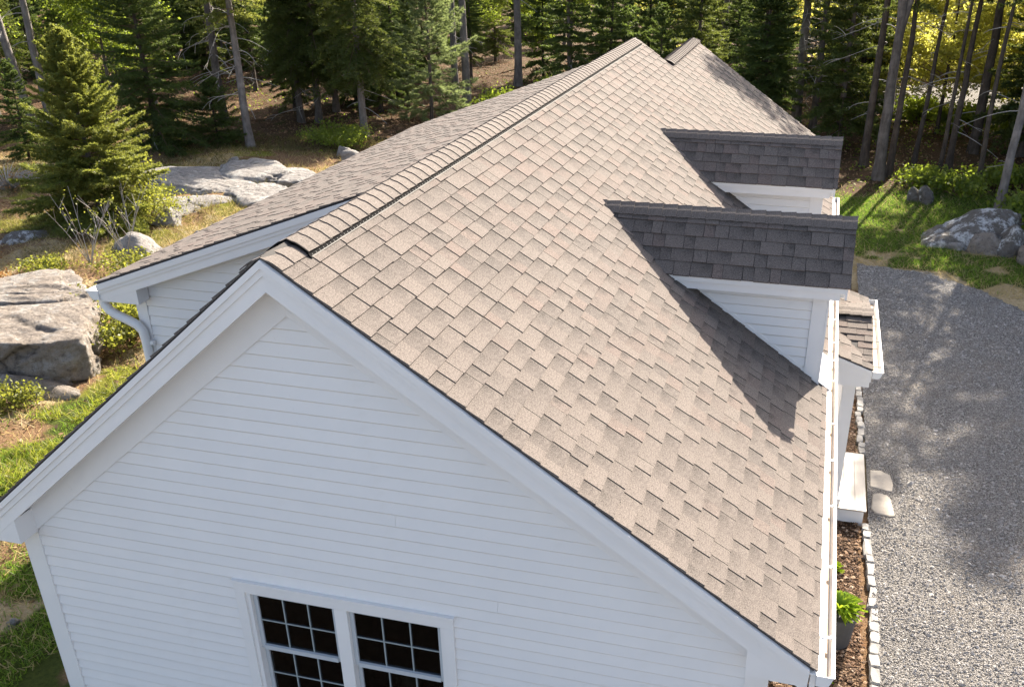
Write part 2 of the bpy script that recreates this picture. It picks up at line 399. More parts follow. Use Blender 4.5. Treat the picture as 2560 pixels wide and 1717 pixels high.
# ---- ridge caps
def cap_profile(zl, zr, hw_l, hw_r, h, n=5):
    """points across a ridge: left edge .. crown .. right edge (u, z)"""
    pts = []
    for i in range(n): t = i / n; pts.append((-hw_l * (1 - t), zl(hw_l * (1 - t))))
    pts.append((0, 0))
    for i in range(1, n + 1): t = i / n; pts.append((hw_r * t, zr(hw_r * t)))
    P = np.array(pts)
    # rounding of the crown
    P[:, 1] -= 0.028 * np.exp(-(P[:, 0] / 0.05) ** 2)
    P[:, 1] += h; return P
def cap(map3, prof, a, b, tb, tt, tone):
    """one bent cap shingle from a (butt) to b (head) along the ridge"""
    n = len(prof); V = []; uv = []
    for s, t in ((a, tb), (b, tt)):
        for k, (u, z) in enumerate(prof): V.append(map3(u, s, z + t)); uv.append((k / (n - 1) * .6 + .2, 0.3 if s == a else 0.55))
    for k, (u, z) in enumerate(prof): V.append(map3(u, a, z + tb - 0.010)); uv.append((k / (n - 1), 0.2))
    F = [(k, k + 1, n + k + 1, n + k) for k in range(n - 1)] + [(2 * n + k, 2 * n + k + 1, k + 1, k) for k in range(n - 1)]
    return np.array(V), F, uv, np.full(len(V), tone)
prof_low = cap_profile(lambda u: -.78 * u, lambda u: -M_R * u, .15, .142, 0.012)
prof_high = cap_profile(lambda u: -.80 * u, lambda u: -M_R * u, .16, .148, 0.032)
ys = -0.014; k = 0
while ys < Y2 - .02:
    if .18 < ys < .316: ys = .316        # first raised cap starts at the vent's end plug
    hi = 0.33 < ys + .03 < 11.95
    ye = ys + (.16 if ys > .316 or ys < .1 else .2)
    V, F, uv, tn = cap(lambda u, s, z: (u, s, z), prof_high if hi else prof_low, ys, min(ye + .02, Y2), 0.010, 0.001, np.clip(rng.normal(.6, .25), 0, 1))
    put('ridge_cap', V, F, M_CAP, roof, True if False else False, uv, tn)
    ys += 0.15 if not hi else 0.146; k += 1
ys = Y2 + .02
prof2 = cap_profile(lambda u: -M_R * u, lambda u: -M_R * u, .15, .142, 0.05)
while ys < Y3 - .02:
    V, F, uv, tn = cap(lambda u, s, z: (X2 + u, s, roof_right(X2) + z), prof2, ys, min(ys + .18, Y3), 0.014, 0.001, np.clip(rng.normal(.6, .25), 0, 1))
    put('ridge_cap', V, F, M_CAP, roof, False, uv, tn); ys += .15
# ---- ridge vent: black slotted body, end plug, light edge
vy0, vy1 = 0.322, 11.95
mb = MB()
def vstrip(x0, h0, x1, h1, y0, y1, t=0.004):
    a = np.array((x0, y0, roof_right(x0) + h0)); b = np.array((x1, y0, roof_right(x1) + h1))
    n = np.array([-(b - a)[2], 0, (b - a)[0]]); n /= np.linalg.norm(n)
    mb.prism([a, b, b - n * t, a - n * t], (0, y1 - y0, 0))
mb.prism([(-.16, vy0, -.128 + .0), (-.15, vy0, -.12 + .023), (-.06, vy0, -.048 + .02), (0, vy0, -.004), (.06, vy0, -.041 + .02), (.142, vy0, -.0977 + .023), (.156, vy0, -.1073 + .012), (.157, vy0, -.108 + .004), (.05, vy0, -.0344 + .004), (0, vy0, .004), (-.05, vy0, -.036)], (0, vy1 - vy0, 0))
ventb = mb.put('ridge_vent', M_BLACK, roof)
mb = MB(); vstrip(.160, .0185, .1645, .0175, vy0, vy1, .014); mb.put('vent_edge', M_GREY, roof)
mb = MB()
y = vy0 + .02
while y < 8:
    vstrip(.149, .021, .160, .0145, y, y + .008, .007); y += .05
tag(mb.put('vent_louvre', M_LOUVRE, roof), kind='stuff')
mb = MB()
pe = [(u, z + .009) for u, z in prof_high]
mb.prism([(u, vy0 - .016, z) for u, z in pe] + [(u, vy0 - .016, z - .011) for u, z in pe[::-1]], (0, .014, 0))
vstrip(.138, .030, .168, .016, vy0 - .016, vy0 + .0, .014)
mb.put('vent_end_plug', M_BLACK, roof)

# ---- front gable: rake boards, soffit, frieze, corner boards, returns
YW = 0.21
def rake_strip(d1, d2, y0, y1, side, xe, zf, x0=0.0):
    s = -1 if side == 'L' else 1
    a = abs(x0)
    return [(x0, y0, zf(a) - d1), (s * xe, y0, zf(xe) - d1), (s * xe, y0, zf(xe) - d2), (x0, y0, zf(a) - d2)], (0, y1 - y0, 0)
zl = lambda x: -M_L * abs(x); zr = lambda x: -M_R * abs(x)
for side, xe, zf in (('L', 3.05, zl), ('R', 3.50, zr)):
    for (d1, d2, y0) in ((0.022, 0.072, -0.030), (0.0721, 0.124, -0.016), (0.1241, 0.232, -0.004)):
        mb = MB(); mb.prism(*rake_strip(d1, d2, y0, 0.05, side, xe, zf)); mb.put('rake_board', M_WHITE, house)
    mb = MB(); mb.prism(*rake_strip(0.19, 0.205, 0.0505, YW - .002, side, xe - .03, zf)); mb.put('soffit', M_WHITE, house)
def fz_l(x): return -0.46 - 0.8244 * abs(x)
def fz_r(x): return -0.46 - 0.686 * abs(x)
mb = MB(); mb.prism([(0, YW - .028, -.206), (-2.60, YW - .028, zl(2.60) - .206), (-2.60, YW - .028, fz_l(2.60)), (0, YW - .028, -.46)], (0, .03, 0)); mb.put('frieze_board', M_WHITE, house)
mb = MB(); mb.prism([(0.001, YW - .028, -.206), (3.18, YW - .028, zr(3.18) - .206), (3.18, YW - .028, fz_r(3.18)), (0.001, YW - .028, -.46)], (0, .03, 0)); mb.put('frieze_board', M_WHITE, house)
mb = MB().box((-2.656, YW - .024, GZ + .15), (-2.517, YW + .004, -2.50)); mb.put('corner_board', M_WHITE, house)
mb = MB().box((-2.68, YW - .0235, GZ + .15), (-2.6565, YW + .12, -2.50)); mb.put('corner_board', M_WHITE, house)
mb = MB().box((3.106, YW - .024, GZ + .15), (3.237, YW + .004, -2.55)); mb.put('corner_board', M_WHITE, house)
mb = MB().box((3.2375, YW - .0235, GZ + .15), (3.262, YW + .12, -2.55)); mb.put('corner_board', M_WHITE, house)
# cornice returns (boxed eave ends)
mb = MB(); mb.prism([(-2.505, -.002, zl(2.505) - .2325), (-2.505, -.002, -2.544), (-3.05, -.002, -2.80), (-3.05, -.002, zl(3.05) - .2325)][::1], (0, YW - .03, 0))
mb.V = [(x, y, (-2.544 if abs(z + 2.80) < 1e-6 else z)) for x, y, z in mb.V]
if zl(3.05) - .2325 < -2.544:   # the rake board already reaches the return's underside here
    xx = (2.544 - .2325) / M_L
    mb = MB(); mb.prism([(-2.505, -.002, zl(2.505) - .2325), (-2.505, -.002, -2.544), (-xx, -.002, -2.544)], (0, YW - .026, 0))
mb.put('cornice_return', M_WHITE, house)
mb = MB(); mb.prism([(3.103, -.002, zr(3.103) - .2325), (3.50, -.002, zr(3.48) - .19), (3.50, -.002, -2.582), (3.103, -.002, -2.582)], (0, YW - .026, 0)); mb.put('cornice_return', M_WHITE, house)
mb = MB().box((3.262, -.001, -2.59), (3.50, Y2, -2.5825)); mb.put('soffit', M_WHITE, house)

# ---- walls
WX0, WX1, WZT, WZB = -0.700, 0.928, -2.79, -4.02     # opening of the double window
def gable_top(x): return (zl(x) if x < 0 else zr(x)) - 0.21
mb = MB()
def panel(xa, xb, za, zb): mb.prism([(xa, YW, za), (xb, YW, za), (xb, YW, zb), (xa, YW, zb)], (0, .1, 0))
mb.prism([(-2.65, YW, -2.7), (WX0, YW, -2.7), (WX0, YW, gable_top(WX0)), (-2.65, YW, gable_top(-2.65))], (0, .1, 0))
mb.prism([(WX0, YW, WZT), (WX1, YW, WZT), (WX1, YW, gable_top(WX1)), (0, YW, gable_top(0)), (WX0, YW, gable_top(WX0))], (0, .1, 0))
mb.prism([(WX1, YW, -2.7), (3.237, YW, -2.7), (3.237, YW, gable_top(3.237)), (WX1, YW, gable_top(WX1))], (0, .1, 0))
panel(-2.65, WX0, GZ - .1, -2.7); panel(WX1, 3.237, GZ - .1, -2.7); panel(WX0, WX1, GZ - .1, WZB)
mb.box((3.137, YW + .1, GZ - .1), (3.237, Y3 - .2, -2.3)); mb.box((-2.65, YW + .1, GZ - .1), (-2.55, 3.6, -2.42))
mb.prism([(-3.82, 3.44, GZ - .1), (-.2, 3.44, GZ - .1), (-.2, 3.44, roof_wing(.2) - .1), (-3.82, 3.44, roof_wing(3.82) - .1)], (0, .1, 0))
mb.box((-3.82, 3.54, GZ - .1), (-3.72, Y2 - .2, -1.66))
mb.prism([(-3.82, Y2 - .2, GZ - .1), (3.137, Y2 - .2, GZ - .1), (3.137, Y2 - .2, zr(3.137) - .1), (0, Y2 - .2, -.2), (-3.82, Y2 - .2, roof_wing(3.82) - .1)], (0, .1, 0))
z2 = roof_right(X2)
mb.prism([(-2.3, Y3 - .3, GZ - .1), (3.137, Y3 - .3, GZ - .1), (3.137, Y3 - .3, zr(3.137) - .1), (X2, Y3 - .3, z2 - .15), (-2.3, Y3 - .3, z2 - M_R * (X2 + 2.3) - .1)], (0, .1, 0))
mb.box((-2.3, Y2, GZ - .1), (-2.2, Y3 - .3, z2 - M_R * (X2 + 2.3) - .1))
wall = mb.put('wall', M_CLAP, house)
# dark room behind the windows
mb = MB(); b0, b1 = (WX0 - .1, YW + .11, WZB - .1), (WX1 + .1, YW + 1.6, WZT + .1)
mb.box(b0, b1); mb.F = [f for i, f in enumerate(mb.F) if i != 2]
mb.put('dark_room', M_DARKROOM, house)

# ---- clapboards on the front gable, each row its own board(s)
rows = list(np.linspace(-0.565, -2.593, 21)) + [-2.593 - .0995 * k for k in range(1, 26)]
def xl_at(z): return -2.52 if z < fz_l(2.517) else -max(0, (-.46 - z)) / .8244 - .03
def xr_at(z): return 3.11 if z < fz_r(3.106) else max(0, (-.46 - z)) / .686 + .03
def board(xa0, xa1, xb0, xb1, z0, z1, y, parent, name='clapboard', axis='x'):
    """wedge board between z0 (bottom) and z1 (top); xa* left end at bottom/top, xb* right end"""
    o0, o1, fh, fd = 0.019, 0.003, 0.013, 0.009
    k = fh / max(z1 - z0, .02); xm, xn = xa0 + (xa1 - xa0) * k, xb0 + (xb1 - xb0) * k
    V = [(xa0, y, z0), (xb0, y, z0), (xb1, y, z1), (xa1, y, z1), (xa0, y - o0 + fd, z0), (xb0, y - o0 + fd, z0), (xb1, y - o1, z1), (xa1, y - o1, z1), (xm, y - o0, z0 + fh), (xn, y - o0, z0 + fh)]
    F = [(8, 9, 6, 7), (4, 5, 9, 8), (0, 1, 5, 4), (1, 2, 6, 9, 5), (0, 4, 8, 7, 3), (3, 7, 6, 2)]
    return put(name, V, F, M_CLAP, parent)
prev = -0.44
for i, z in enumerate(rows):
    z1 = prev; zt = z1 + .001
    xa, xa1, xb, xb1 = xl_at(z), xl_at(min(zt, -.47)), xr_at(z), xr_at(min(zt, -.47))
    if z < -2.72 and z > WZB - .2:
        board(xa, xa1, -0.77, -0.77, z, zt, YW, wall); board(1.0, 1.0, xb, xb1, z, zt, YW, wall)
    elif i in (14, 20):
        c = {8: -.2, 11: .45, 14: 0.62, 17: -.9, 20: 1.35, 23: -1.2, 26: .9}.get(i, 1.9 - (i % 5) * .7)
        board(xa, xa1, c - .001, c - .001, z, zt, YW, wall); board(c + .001, c + .001, xb, xb1, z, zt, YW, wall)
    else: board(xa, xa1, xb, xb1, z, zt, YW, wall)
    prev = z

# ---- double window
mb = MB()
TX0, TX1, TZT, TZB = -0.782, 1.008, -2.70, -4.12
yf = YW - .03
mb.box((TX0, yf, TZT - .095), (TX1, YW + .002, TZT)); mb.box((TX0, yf, TZB), (WX0 - .002, YW + .002, TZT - .0955)); mb.box((WX1 + .002, yf, TZB), (TX1, YW + .002, TZT - .0955))
mb.box((TX0 - .012, yf - .018, TZT - .002), (TX1 + .012, YW + .001, TZT + .014))
mb.box((TX0 - .03, yf - .03, TZB - .05), (TX1 + .03, YW + .002, TZB - .001))
win = mb.put('window', M_WHITE, house)
mb = MB(); ytr = YW - .012
mb.box((WX0 - .0015, ytr, WZT - .028), (WX1 + .0015, YW + .09, WZT - .0005))
mb.box((WX0 - .0015, ytr, WZB), (WX0 + .032, YW + .09, WZT - .0285)); mb.box((WX1 - .032, ytr, WZB), (WX1 + .0015, YW + .09, WZT - .0285))
mb.box((0.040, ytr, WZB), (0.146, YW + .09, WZT - .0285)); mb.box((WX0 + .0325, ytr, WZB - .02), (.0395, YW + .09, WZB + .03)); mb.box((.1465, ytr, WZB - .02), (WX1 - .0325, YW + .09, WZB + .03))
mb.put('window_frame', M_WHITE, win)
for (xa, xb) in ((WX0 + .033, .0392), (.1468, WX1 - .033)):
    for upper in (True, False):
        zt, zb = (WZT - .029, -3.375) if upper else (-3.335, WZB + .031)
        ya = YW + (.022 if upper else .052); yb = ya + .028
        st = .034
        mb = MB(); mb.box((xa + .0005, ya, zb), (xa + st, yb, zt)); mb.box((xb - st, ya, zb), (xb - .0005, yb, zt))
        mb.box((xa + st, ya, zt - st), (xb - st, yb, zt)); mb.box((xa + st, ya - (.012 if upper else 0), zb), (xb - st, yb, zb + st + .006))
        mb.put('sash', M_SASH, win)
        gx0, gx1, gz0, gz1 = xa + st, xb - st, zb + st + .006, zt - st
        m2 = MB(); xs = [gx0 + (gx1 - gx0) * t / 3 for t in range(4)]; zm = (gz0 + gz1) / 2; w = .0055
        for xx in xs[1:3]: m2.box((xx - w, ya + .008, gz0), (xx + w, ya + .02, gz1))
        for q in range(3): m2.box((xs[q] + (w if q else 0), ya + .0085, zm - w), (xs[q + 1] - (w if q < 2 else 0), ya + .0195, zm + w))
        m2.put('muntin', M_MUNTIN, win)
        for q in range(3):
            for r in range(2):
                za, zb2 = (gz0, zm - w) if r == 0 else (zm + w, gz1)
                put('pane', [(xs[q] + .003, ya + .012, za), (xs[q + 1] - .003, ya + .012, za), (xs[q + 1] - .003, ya + .012, zb2), (xs[q] + .003, ya + .012, zb2),
                             (xs[q] + .003, ya + .016, za), (xs[q + 1] - .003, ya + .016, za), (xs[q + 1] - .003, ya + .016, zb2), (xs[q] + .003, ya + .016, zb2)],
                    [(0, 1, 2, 3), (7, 6, 5, 4), (0, 4, 5, 1), (1, 5, 6, 2), (2, 6, 7, 3), (3, 7, 4, 0)], M_GLASS, win)
    for xx in ((xa * .72 + xb * .28), (xa * .28 + xb * .72)):     # sash locks on the inner rail
        mb = MB().box((xx - .03, YW + .082, -3.352), (xx + .03, YW + .1, -3.335)); mb.put('sash_lock', M_SASH, win)
    mb = MB().box((xa, YW + .1, -3.375), (xb, YW + .16, -3.34)); mb.put('inner_rail', M_SASH, win)

# ---- rear left wing: wall, clapboards, trims, gutter, downspout
for (d1, d2, y0) in ((0.022, 0.085, -0.030), (0.0851, 0.125, -0.016), (0.1251, 0.215, -0.004)):
    mb = MB(); mb.prism([(-.1, Y1 + y0, roof_wing(.1) - d1), (-XW + .02, Y1 + y0, roof_wing(XW - .02) - d1), (-XW + .02, Y1 + y0, roof_wing(XW - .02) - d2), (-.1, Y1 + y0, roof_wing(.1) - d2)], (0, .05 - y0, 0)); mb.put('rake_board', M_WHITE, house)
mb = MB(); mb.prism([(-.1, Y1 + .0505, roof_wing(.1) - .17), (-XW + .04, Y1 + .0505, roof_wing(XW - .04) - .17), (-XW + .04, Y1 + .0505, roof_wing(XW - .04) - .185), (-.1, Y1 + .0505, roof_wing(.1) - .185)], (0, .155, 0)); mb.put('soffit', M_WHITE, house)
mb = MB(); mb.prism([(-.1, 3.412, roof_wing(.1) - .186), (-3.70, 3.412, roof_wing(3.70) - .186), (-3.70, 3.412, -.42 - M_W * 3.70), (-.1, 3.412, -.42 - M_W * .1)], (0, .03, 0)); mb.put('frieze_board', M_WHITE, house)
xx = 3.63
mb = MB(); mb.prism([(-xx, Y1 - .002, roof_wing(xx) - .2155), (-xx, Y1 - .002, -1.858), (-XW + .02, Y1 - .002, -1.858), (-XW + .02, Y1 - .002, roof_wing(XW - .02) - .2155 + .0)], (0, .185, 0)); 
if roof_wing(XW - .02) - .2155 < -1.858:
    xq = (1.858 + WZ - .2155) / M_W
    mb = MB(); mb.prism([(-xx, Y1 - .002, roof_wing(xx) - .2155), (-xx, Y1 - .002, -1.858), (-xq, Y1 - .002, -1.858)], (0, .185, 0))
mb.put('cornice_return', M_WHITE, house)
mb = MB().box((-3.822, 3.416, GZ + .1), (-3.692, 3.4405, -1.80)); mb.put('corner_board', M_WHITE, house)
zz = -1.834; 
prev = -1.72
xin = lambda z: -max(0.05, (-.42 - z) / M_W) - .05
for kz in [-1.834 - .1146 * i for i in range(-12, 30)]:
    zt = kz + .1156
    if zt > -.45: continue
    a0, a1 = max(-3.70, xin(kz)), max(-3.70, xin(zt))
    board(a0, a1, -.3 if kz > -1.2 else -1.0, -.3 if kz > -1.2 else -1.0, kz, zt, 3.44, wall)
def gutter(name, xi, s, y0, y1, zt, parent, w=.12, debris=True, depth=.1):
    """open white trough along y; xi inner face, s=+1 opens to +x"""
    X = lambda u: xi + s * u
    mb = MB()
    prof = [(0, 0), (0, -depth), (.06 * w / .12, -depth - .004), (.085 * w / .12, -.075), (.098 * w / .12, -.045), (.108 * w / .12, -.012), (w, 0)]
    inner = [(w - .022, 0), (w - .024, -.016), (.09 * w / .12, -.045), (.078 * w / .12, -.07), (.058 * w / .12, -depth + .004), (.004, -depth + .004), (.004, 0)]
    poly = prof + inner
    mb.prism([(X(u), y0, zt + z) for u, z in poly], (0, y1 - y0, 0))
    for ya, yb in ((y0 - .004, y0 - .0005), (y1 + .0005, y1 + .004)):
        mb.prism([(X(u), ya, zt + z) for u, z in prof], (0, yb - ya, 0))
    g = mb.put(name, M_GUTTER, parent)
    if debris:
        mb = MB().box((min(X(.012), X(w * .62)), y0 + .005, zt - depth + .0045), (max(X(.012), X(w * .62)), y1 - .005, zt - depth + .022)); mb.put('gutter_debris', M_DEBRIS, g)
    return g
gl = gutter('gutter', -XW + .02, -1, Y1 - .02, Y2, -1.742, house, .15)
mb = MB().box((-XW + .0205, Y1 + .05, -1.86), (-XW + .045, Y2, -1.67)); mb.put('fascia', M_WHITE, house)
# downspout: S elbow from the gutter back to the corner
pts = [(-4.13, 3.30, -1.84), (-4.125, 3.30, -1.92), (-4.09, 3.305, -1.985), (-4.02, 3.318, -2.04), (-3.90, 3.34, -2.10), (-3.81, 3.355, -2.155), (-3.765, 3.365, -2.22), (-3.755, 3.37, -2.32), (-3.755, 3.37, -2.7), (-3.755, 3.37, GZ + .25), (-3.80, 3.25, GZ + .12)]
P = np.array(pts); fine = [P[0]]
for i in range(len(P) - 1):
    for t in np.linspace(.25, 1, 4): fine.append(P[i] * (1 - t) + P[i + 1] * t)
V, F = tube(fine, [.052] * len(fine), 10)
ds = put('downspout', V, F, M_GUTTER, house, True)
for z in (-2.36, -3.9): mb = MB().box((-3.812, 3.36, z - .02), (-3.665, 3.4165, z + .02)); mb.put('downspout_strap', M_GUTTER, ds)

# ---- right eave: fascia, drip edge, gutter with hangers
mb = MB().box((3.51, -.001, -2.582), (3.546, Y3 - .1, -2.468)); mb.put('fascia', M_WHITE, house)
gr = gutter('gutter', 3.5465, 1, -.03, 12.0, -2.452, house, .113, True, .085)
mb = MB().box((3.50, -.018, -2.4665), (3.588, 12.0, -2.4535)); mb.put('drip_edge', M_GUTTER, gr)
for y in (0.354, 1.16, 2.01, 2.77, 3.48, 4.455, 4.99, 5.49, 6.2, 7.0, 7.8, 8.6, 9.4, 10.2):
    mb = MB().box((3.57, y - .012, -2.4534), (3.640, y + .012, -2.4475)); mb.box((3.628, y - .016, -2.4474), (3.642, y + .016, -2.439)); mb.put('hanger', M_GUTTER, gr)

# ---- dormers
def make_dormer(d, i):
    y, z, x1, xf = d['y'], d['z'], d['x1'], d['xf']
    ye0, ye1, ze = y - D_HALF, y + D_HALF, z - D_P * D_HALF
    xs = -z / M_R
    yw0, yw1 = y - .366, y + .366
    # body: cheek walls and front
    mb = MB(); zt = ze + .02
    for yw, t in ((yw0, .05), (yw1 - .05, .05)):
        mb.prism([(1.9, yw, zr(1.9) - .06), (xf - .03, yw, zr(xf) - .06), (xf - .03, yw, zt), (1.9, yw, zt)], (0, t, 0))
    mb.prism([(xf - .03, yw0, zr(xf) - .1), (xf - .03, yw1, zr(xf) - .1), (xf - .03, yw1, zt), (xf - .03, y, z - .1), (xf - .03, yw0, zt)], (.03, 0, 0))
    D = mb.put('dormer', M_WHITE, house)
    # roof slabs
    cd = 1 / math.hypot(1, D_P)
    mb = MB()
    for s in (-1, 1):
        xe0 = -(ze - .05) / M_R
        slab(mb, [(xs - .05, y, z), (x1 - .008, y, z), (x1 - .008, y + s * (D_HALF - .006), ze + .006), (xs + .35, y + s * (D_HALF - .006), ze + .006)], .02)
    mb.put('dormer_roof', M_DECK, D)
    for s in (-1, 1):
        U = (0, s * cd, -D_P * cd); N = (0, s * D_P * cd, cd)
        L = D_HALF / cd
        ed = [.09] + [L - EXPO * k for k in range(5, -1, -1)]
        ed = [e for q, e in enumerate(ed) if q == 0 or e - ed[q - 1] > .02]
        ed[-1] += .01
        vr = lambda sd: (max(xs, -(z - D_P * cd * sd) / M_R) - .06 + (0 if s < 0 else 0), x1 + .008)
        courses((0, y, z), U, (1, 0, 0), N, ed, vr, 'dormer%d' % i if s < 0 else 'dormerback%d' % i, rng, None, .10, .24)
    # caps
    xq = x1 + .01
    pr = cap_profile(lambda u: -D_P * u, lambda u: -D_P * u, .125, .125, .024, 4)
    while xq > xs - .02:
        V, F, uv, tn = cap(lambda u, s_, zz_: (s_, y + u, z + zz_), pr, xq, max(xq - .165, xs - .12), .012, .0, np.clip(rng.normal(.5, .25), 0, 1))
        put('dormer_ridge_cap', V, F, M_CAP, D, False, uv, tn); xq -= .145
    # fascia and soffit of both eaves
    for s in (-1, 1):
        e = y + s * D_HALF
        def bar(a, b, za, zb, xa, xb, nm):
            ya, yb = sorted((e - s * a, e - s * b)); mb = MB().box((xa, ya, za), (xb, yb, zb)); mb.put(nm, M_WHITE, D)
        bar(.010, .052, ze - .062, ze - .012, 1.80, x1 - .035, 'fascia')
        bar(.034, .060, ze - .142, ze - .0625, 1.90, x1 - .075, 'fascia')
        bar(.0605, .188, ze - .138, ze - .126, 2.0, x1 - .08, 'soffit')
    # front rake boards
    for s in (-1, 1):
        mb = MB(); mb.prism([(x1 - .035, y, z - .02), (x1 - .035, y + s * (D_HALF - .012), ze - .01), (x1 - .035, y + s * (D_HALF - .012), ze - .12), (x1 - .035, y, z - .15)], (.022, 0, 0)); mb.put('rake_board', M_WHITE, D)
    mb = MB(); mb.prism([(xf + .001, y, z - .12), (xf + .001, yw0 - .1, ze - .127), (xf + .001, yw1 + .1, ze - .127)], (x1 - .036 - xf, 0, 0)); mb.put('soffit', M_WHITE, D)
    # cheek clapboards (towards the camera), corner boards, flashing
    zz = ze - .225
    r = [ze - .138, ze - .228, ze - .323, ze - .418, ze - .515, ze - .614, ze - .715, ze - .816, ze - .917, ze - 1.02]
    for a, b in zip(r[:-1], r[1:]):
        xl0, xl1 = -(b + .01) / M_R - .03, -(a + .01) / M_R - .03
        if xl1 < xf - .14 and xl0 < xf - .05:
            xl0 = min(xl0, xf - .137)
            board(xl0, min(xl1, xf - .137), xf - .137, xf - .137, b, a + .001, yw0, D)
    mb = MB(); mb.prism([(xf - .135, yw0 - .022, zr(xf - .135) - .02), (xf - .001, yw0 - .022, zr(xf) - .02), (xf - .001, yw0 - .022, ze - .139), (xf - .135, yw0 - .022, ze - .139)], (0, .024, 0)); mb.put('corner_board', M_WHITE, D)
    mb = MB().box((xf + .0005, yw0 - .022, zr(xf) - .06), (xf + .022, yw0 + .1, ze - .139)); mb.put('corner_board', M_WHITE, D)
    mb = MB(); a, b = 2.02, xf - .136
    mb.prism([(a, yw0 - .016, zr(a) + .012), (b, yw0 - .016, zr(b) + .012), (b, yw0 - .016, zr(b) + .05), (a, yw0 - .016, zr(a) + .05)], (0, .014, 0)); mb.put('flashing', M_WHITE, D)
    # apron in front of the dormer
    mb = MB(); mb.prism([(xf + .0, yw0 + .01, zr(xf) + .004), (3.585, yw0 + .01, -2.452), (3.585, yw0 + .01, -2.4465), (xf + .0, yw0 + .01, zr(xf) + .02)], (0, .80, 0)); mb.put('apron_flashing', M_GUTTER, D)
    # front window
    mb = MB()
    for a, b in (((y - .22, z - .95), (y - .16, z - .22)), ((y + .16, z - .95), (y + .22, z - .22)), ((y - .16, z - .28), (y + .16, z - .22)), ((y - .16, z - .95), (y + .16, z - .9))):
        mb.box((xf + .001, a[0], a[1]), (xf + .025, b[0], b[1]))
    mb.put('window_casing', M_WHITE, D)
    mb = MB().box((xf + .001, y - .16, z - .9), (xf + .006, y + .16, z - .28)); mb.put('pane', M_BLACK, D)
    return D
dormers = [make_dormer(d, i) for i, d in enumerate(DORM)]

# ---- porch
PY0, PY1, PYC, PXE = 6.04, 8.55, 7.30, 4.125
def S1(y): return -2.735 - 0.205 * abs(y - PYC)
def S2(x): return -2.815 - 0.35 * (x - 3.67)
mb = MB()
slab(mb, [(3.3, PYC, S1(PYC)), (PXE, PYC, S1(PYC)), (PXE, PY0 + .01, S1(PY0 + .01)), (3.3, PY0 + .01, S1(PY0 + .01))], .02)
slab(mb, [(3.3, PYC + .001, S1(PYC)), (PXE, PYC + .001, S1(PYC)), (PXE, PY1 - .01, S1(PY1 - .01)), (3.3, PY1 - .01, S1(PY1 - .01))], .02)
slab(mb, [(3.24, PY0 + .006, S2(3.24)), (PXE, PY0 + .006, S2(PXE)), (PXE, PY1 - .006, S2(PXE)), (3.24, PY1 - .006, S2(3.24))], .018)
porch = mb.put('porch', M_DECK, house)
c1 = 1 / math.hypot(1, .205); c2 = 1 / math.hypot(1, .35)
for s in (-1, 1):
    L = (PYC - PY0) / c1
    courses((0, PYC, S1(PYC)), (0, s * c1, -.205 * c1), (1, 0, 0), (0, s * .205 * c1, c1), [.1 + EXPO * k for k in range(9)], lambda sd: (3.34, PXE + .006), 'porch', rng, lambda p: S2(p[0]) > S1(p[1]) + .016, .15, .28)
courses((3.24, PY0, S2(3.24)), (c2, 0, -.35 * c2), (0, 1, 0), (.35 * c2, 0, c2), [.0] + [(PXE - 3.24) / c2 + .008 - EXPO * k for k in range(6, -1, -1)], lambda sd: (-.01, PY1 - PY0), 'porch', rng, lambda p: S1(p[1]) > S2(p[0]) + .03, .15, .3)
xq = PXE + .008
pr = cap_profile(lambda u: -.205 * u, lambda u: -.205 * u, .15, .15, .03, 4); pr[:, 1] += .012
while xq > 3.45:
    V, F, uv, tn = cap(lambda u, s_, zz_: (s_, PYC + u, S1(PYC) + zz_), pr, xq, xq - .165, .012, .0, np.clip(rng.normal(.5, .2), 0, 1))
    put('porch_ridge_cap', V, F, M_CAP, porch, False, uv, tn); xq -= .145
gp = gutter('gutter', PXE + .006, 1, PY0 - .01, PY1, S2(PXE) - .022, porch, .125, True, .085)
for y in (6.2, 7.0, 7.8): mb = MB().box((PXE + .012, y - .012, S2(PXE) - .0255), (PXE + .125, y + .012, S2(PXE) - .019)); mb.put('hanger', M_GREY, gp)
# pediment, beam, rake
for (d1, d2, y0) in ((.02, .07, PY0 - .012), (.0705, .17, PY0 + .002)):
    mb = MB(); mb.prism([(3.24, y0, S2(3.24) - d1), (PXE, y0, S2(PXE) - d1), (PXE, y0, S2(PXE) - d2), (3.24, y0, S2(3.24) - d2)], (0, PY0 + .04 - y0, 0)); mb.put('porch_rake_board', M_WHITE, porch)
mb = MB(); mb.prism([(3.24, PY0 + .015, S2(3.24) - .171), (PXE - .012, PY0 + .015, S2(PXE) - .171), (PXE - .012, PY0 + .015, -3.215), (3.24, PY0 + .015, -3.215)], (0, .07, 0)); mb.put('pediment', M_WHITE, porch)
mb = MB().box((3.24, PY0 + .09, -3.235), (3.98, 6.37, -3.02)); mb.put('porch_beam', M_WHITE, porch)
mb = MB().box((3.80, 6.371, -3.20), (3.99, 8.4, -3.02)); mb.put('porch_beam', M_WHITE, porch)
mb = MB().box((3.24, PY0 + .02, -3.02), (PXE, PY1 - .02, -3.005)); mb.put('porch_ceiling', M_WHITE, porch)
for y in (6.215, 8.2):
    mb = MB().box((3.828, y, -4.99), (3.978, y + .15, -3.236)); mb.box((3.805, y - .022, -3.29), (4.0, y + .172, -3.2365)); mb.box((3.80, y - .025, -4.985), (4.005, y + .175, -4.90)); mb.put('porch_post', M_WHITE, porch)
# deck with boards
mb = MB().box((3.238, 6.16, GZ - .02), (4.318, 7.64, -5.022)); deck = mb.put('porch_deck', M_WHITE, porch)
x = 4.343
while x > 3.3:
    mb = MB().box((x - .1365, 6.135, -5.0215), (x, 7.665, -4.998)); mb.put('deck_board', M_DECKBOARD, deck); x -= .1405

